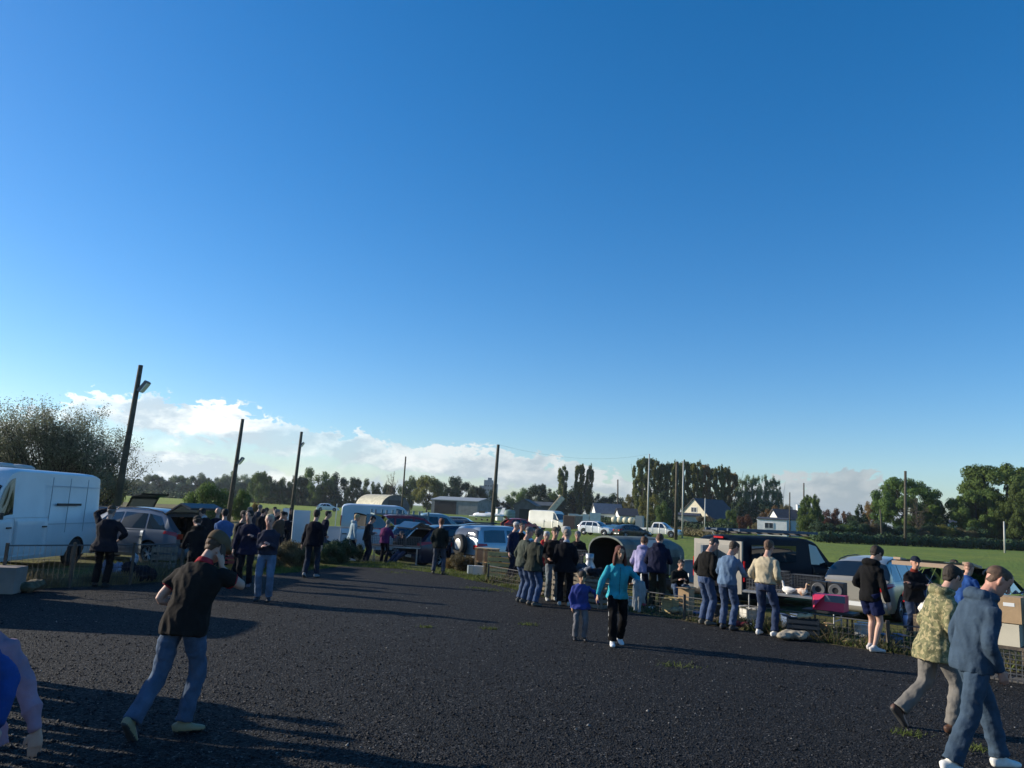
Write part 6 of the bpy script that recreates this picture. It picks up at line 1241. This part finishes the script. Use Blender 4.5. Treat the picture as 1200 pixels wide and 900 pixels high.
person('man in grey blue sweatshirt and jeans between two others', PG_(852, 738), 42, 1.73, .013, lean=5, hunch=20, hp=24, hy=25, hands=RCH, top='5c7694', topkind='shirt', legs='3c5a88', shoe='3a3a3c', hair='short', haircol=(.05, .035, .025), build=1.16, hem=-.08, skin=(.45, .26, .19))
person('man in cream fleece and dark jeans with white trainers', PG_(897, 745), 46, 1.77, .013, lean=3, hunch=12, hp=12, hands=((-.2, .16, .98), (.2, .16, .98)), elbow=PKE, top='b8aa8c', topkind='jacket', legs='26406c', shoe='d8d6d2', hair='short', haircol=(.12, .07, .045), build=1.22, hem=-.06, feet=((-.14, 0, 0), (.16, .05, 0)), fyaw=(10, -35))
person('young man in black hoodie, navy shorts and pale trainers', PG_(1021, 763), 66, 1.80, .0125, lean=2, hunch=14, hp=26, hy=8, hands=((-.16, .14, .98), (.26, .12, .84)), top='141416', topkind='hoodie', hood=True, legs='101c44', legkind='shorts', shoe='c8c0ba', hair='thick', haircol=DKH, skin=(.50, .30, .22), build=.95, feet=((-.10, .10, 0), (.10, -.04, 0)), fyaw=(5, -25))
person('smiling man in black jacket and dark cap with folded arms', PL(1072, 15.9), 184, 1.72, .0135, hands=CRS, elbow=((-1, .2, -.6), (1, .2, -.6)), top='15151a', topkind='jacket', legs='2c4468', shoe='101010', hair='short', haircol=GRY, cap=('peak', '1c2434'), build=1.15, collar=('7a2a1c', .05), skin=(.52, .27, .19))
person('dark haired young man whose face shows above the blue boot', PL(1118, 19.0), 186, 1.74, .016, hands=FRT, top='20304a', topkind='jacket', legs='20242c', hair='thick', haircol=DKH, skin=(.50, .30, .22))
person('bald man in blue shirt bending at the open blue boot', PL(1129, 15.0), 60, 1.68, .0135, lean=16, hunch=16, hp=10, hands=RCH, top='1c4a8c', topkind='shirt', legs='20242c', hair='buzz', haircol=(.30, .17, .12), skin=(.52, .29, .20), build=1.1)
# middle group 600-660
person('white haired stout man in navy jacket with a white chest band and pink shirt', PL(598, 23.7), 122, 1.75, .016, hands=SH, top='171f3e', topkind='jacket', legs='1c2540', shoe='77705c', hair='buzz', haircol=WHT, build=1.2, belly=.09, skin=(.52, .30, .23), extra=lambda root, k: (lambda b: (loft(b, [(*(k['S'](.30)[0]), .225, .172), (*(k['S'](.345)[0]), .23, .17)], (1, 0, 0), 18, 1), k['garment']('chest_band', b, cloth('c8ccd4'), 0, 0)))(MB()))
person('dark haired man in black behind the white haired stout man', PL(607, 25.2), 150, 1.74, .02, hands=FRT, top='15161c', topkind='jacket', legs='20242c', hair='short', haircol=DKH)
person('grey haired man in grey green sweater and jeans facing right', PG_(610, 706), 60, 1.73, .0135, lean=3, hunch=12, hp=12, hands=PK_, elbow=PKE, top='4c5248', topkind='shirt', legs='3c5c8c', shoe='50504c', hair='buzz', haircol=GRY, build=1.1)
person('man in dark khaki jacket and jeans beside the grey sweater man', PG_(623, 710), 50, 1.70, .0135, lean=3, hunch=12, hp=8, hands=PK_, elbow=PKE, top='34372e', topkind='jacket', legs='34588c', shoe='5c564c', hair='thick', haircol=(.06, .05, .045), build=1.15, hem=-.16)
person('woman in bright red hooded coat half hidden in the middle group', PL(637, 19.6), 175, 1.60, .016, hands=FRT, top='b01420', topkind='jacket', hood=True, legs='20242c', hair='thick', haircol=WHT, shoe='b06040')
person('man with glasses in black brown jacket and pale jeans facing the camera', PG_(646, 704), 168, 1.74, .0135, hands=((-.17, .2, 1.0), (.17, .2, 1.0)), top='221c1c', topkind='jacket', legs='7a8890', shoe='a8a8a4', hair='short', haircol=(.12, .09, .07), cap=('beanie', '544c40'), build=1.15, hem=-.08)
person('man in long black jacket and dark trousers, back to the camera', PG_(661, 710), 8, 1.72, .0135, lean=2, hunch=12, hp=12, hands=PK_, elbow=PKE, top='0f1119', topkind='jacket', legs='11131a', legkind='loose', shoe='b4b4b0', hair='buzz', haircol=(.22, .17, .13), collar=('9aa0b0', .045), build=1.18, hem=-.18)
person('white haired person mostly hidden behind the man in long black jacket', PL(655, 19.4), 100, 1.76, .018, hands=SH, top='2c2630', topkind='jacket', legs='20242c', hair='thick', haircol=WHT)
person('grey haired seller in dark jacket leaning over the wire cage', PL(676, 23.3), 190, 1.72, .016, lean=12, hunch=16, hands=RCH, top='18181e', topkind='jacket', legs='20242c', hair='thick', haircol=GRY)
# left middle people
person('man in dark green jacket standing alone, back to the camera', PG_(513, 673), 6, 1.72, .015, hands=PK_, elbow=PKE, hp=-2, hy=-30, top='0f1a18', topkind='jacket', legs='4a5468', shoe='3a3830', hair='short', haircol=(.13, .05, .03), build=1.18, feet=((-.16, .02, 0), (.16, 0, 0)))
person('man in black coat walking away alone on the gravel', PG_(363, 677), 4, 1.83, .014, hands=((-.3, .05, .82), (.27, -.08, .82)), top='0d0f1c', topkind='jacket', legs='26364f', shoe='8a8a8a', hair='short', haircol=DKH, build=1.22, hem=-.14, feet=((-.12, -.12, .03), (.11, .14, 0)), heels=(20, 0))
person('man in navy standing behind the walking man in black', PL(376, 27.2), 70, 1.76, .02, hands=PK_, elbow=PKE, top='10142a', topkind='jacket', legs='3a4a68', hair='short', haircol=DKH)
person('blond woman in pale blue hoodie and dark leggings', PG_(410, 657), 62, 1.66, .018, hands=SH, hp=12, top='98aeb8', topkind='hoodie', hood=True, legs='141826', legkind='slim', shoe='b8b8b8', hair='thick', haircol=BLD, hem=-.16)
person('man in dark gilet with pale sleeves and dark cap', PL(428, 27.8), 55, 1.70, .018, lean=5, hunch=12, hp=16, hands=FRT, top='1a1c22', topkind='vest', chestcol='4a4c54', legs='1c2640', hair='short', haircol=DKH, cap=('beanie', '2a2a2e'))
person('older woman in purple jacket at the folding table', PL(449, 28.0), 20, 1.60, .018, lean=5, hunch=16, hp=14, hands=RCH, top='5c1c54', topkind='jacket', legs='14162a', hair='thick', haircol=GRY, build=1.15)
person('seller with cap and jeans sitting on the edge of the open boot', PL(470, 29.7), 200, 1.74, .018, lean=6, hunch=14, hipz=-.34, hipy=-.1, feet=((.10, .62, 0), (.30, .60, 0)), hands=CRS, top='16262c', topkind='jacket', legs='3c5684', shoe='b0a890', cap=('peak', '5a5a5c'), hair='short', haircol=GRY, knee=((0, 1, .5), (0, 1, .5)))
# left group
person('blond man in dark sweater and light jeans facing the camera with joined hands', PG_(308, 704), 172, 1.76, .0135, hands=((-.05, .27, 1.16), (.06, .28, 1.12)), hp=4, top='2b2f42', topkind='shirt', legs='5c7ea4', shoe='20242c', hair='short', haircol=(.50, .42, .28), build=1.15, skin=(.48, .27, .21), hem=-.07)
person('man in long navy coat holding a white bag beside the blond man', PL(286, 18.2), 176, 1.78, .0145, hands=((-.16, .28, 1.18), (.3, .05, .85)), top='121a38', topkind='jacket', legs='101526', shoe='50505a', hair='thick', haircol=DKH, build=1.1, hem=-.2)
person('dark figure in black coat left of the man in long navy coat', PL(274, 19.6), 100, 1.74, .018, hands=FRT, top='12141e', topkind='jacket', legs='101526', hair='short', haircol=DKH)
person('heavy man in dark coat and cap shading his eyes by the white van', PG_(116, 688), -6, 1.76, .0135, hands=((-.10, .16, 1.66), (.22, .22, 1.02)), elbow=((-1, .1, -.5), (1, -.5, 0)), hp=8, top='191c28', topkind='jacket', legs='0c0e14', legkind='loose', shoe='101014', hair='short', haircol=GRY, cap=('beanie', '5a4a3a'), build=1.3, belly=.06, hem=-.2, shoulder=1.05)
person('man with white collar stooping under the raised tailgate', PL(238, 22.2), -60, 1.76, .016, lean=10, hunch=20, hp=18, hands=RCH, top='14161e', topkind='jacket', collar=('c8c8cc', .05), legs='20242c', hair='short', haircol=DKH)
person('man in black and blue jacket with grey beanie bending at the boot', PG_(226, 700), -38, 1.70, .014, lean=8, hunch=22, hp=20, hands=RCH, top='121418', topkind='jacket', legs='181c26', hair='short', haircol=DKH, cap=('beanie', '3c3a36'), build=1.15, hood=True)
person('man in denim blue shirt seen from behind by the raised tailgate', PL(257, 20.4), -25, 1.76, .015, hunch=14, hands=FRT, top='45689a', topkind='shirt', legs='1c2432', hair='short', haircol=DKH, build=1.18, shoulder=1.05)
person('bald man in navy behind the denim shirt man', PL(248, 22.6), -10, 1.74, .018, hands=FRT, top='141a30', topkind='jacket', legs='1c2432', hair='none')
person('dark haired man bending low behind the grey people carrier', PL(216, 23.9), -120, 1.70, .02, lean=14, hunch=20, hands=RCH, top='15171f', topkind='jacket', legs='1c2432', hair='thick', haircol=DKH)
# far crowd between the junk heap and the small van
cols = ['14161e', '1a2238', '20242e', '101216', '2a3450', '3a3a44', '161a28', '5c4a3c', '202838', '12141c']
for i, (px, Y) in enumerate(((302, 30), (309, 33), (315, 29), (320, 34), (327, 31), (298, 35), (333, 27.5), (323, 27), (293, 31), (336, 35))):
    person('dark dressed shopper in the crowd left of the white van door, %s placed' % ORD[i], PL(px, Y), [10, 170, 60, -40, 95, 20, 200, 120, -80, 150][i], 1.66+.02*(i % 6), .024, hands=(FRT, PK_, SH)[i % 3], elbow=PKE, hunch=14, hp=10, top=cols[i], topkind='jacket', legs='1a2030', hair=('short', 'thick')[i % 2], haircol=(DKH, BRN, GRY)[i % 3], group='shoppers crowding left of the small white van', cap=('beanie', '202024') if i % 4 == 3 else None)
# people outside the frame whose shadows cross the foreground
for i, (x, y) in enumerate(((-6.5, 8.85), (-6.2, 8.45), (-5.9, 7.95), (-5.55, 7.45), (-5.2, 6.9), (-4.9, 6.4))):
    person('shopper standing outside the left picture edge, %s of the row' % ORD[i], Vector((x, y, .012)), [80, 100, 60, 120, 90, 70][i], 1.84-.03*i, .022, hands=(FRT, PK_, SH)[i % 3], elbow=PKE, top=cols[i+2], topkind='jacket', build=1.2, group='shoppers beyond the left edge')
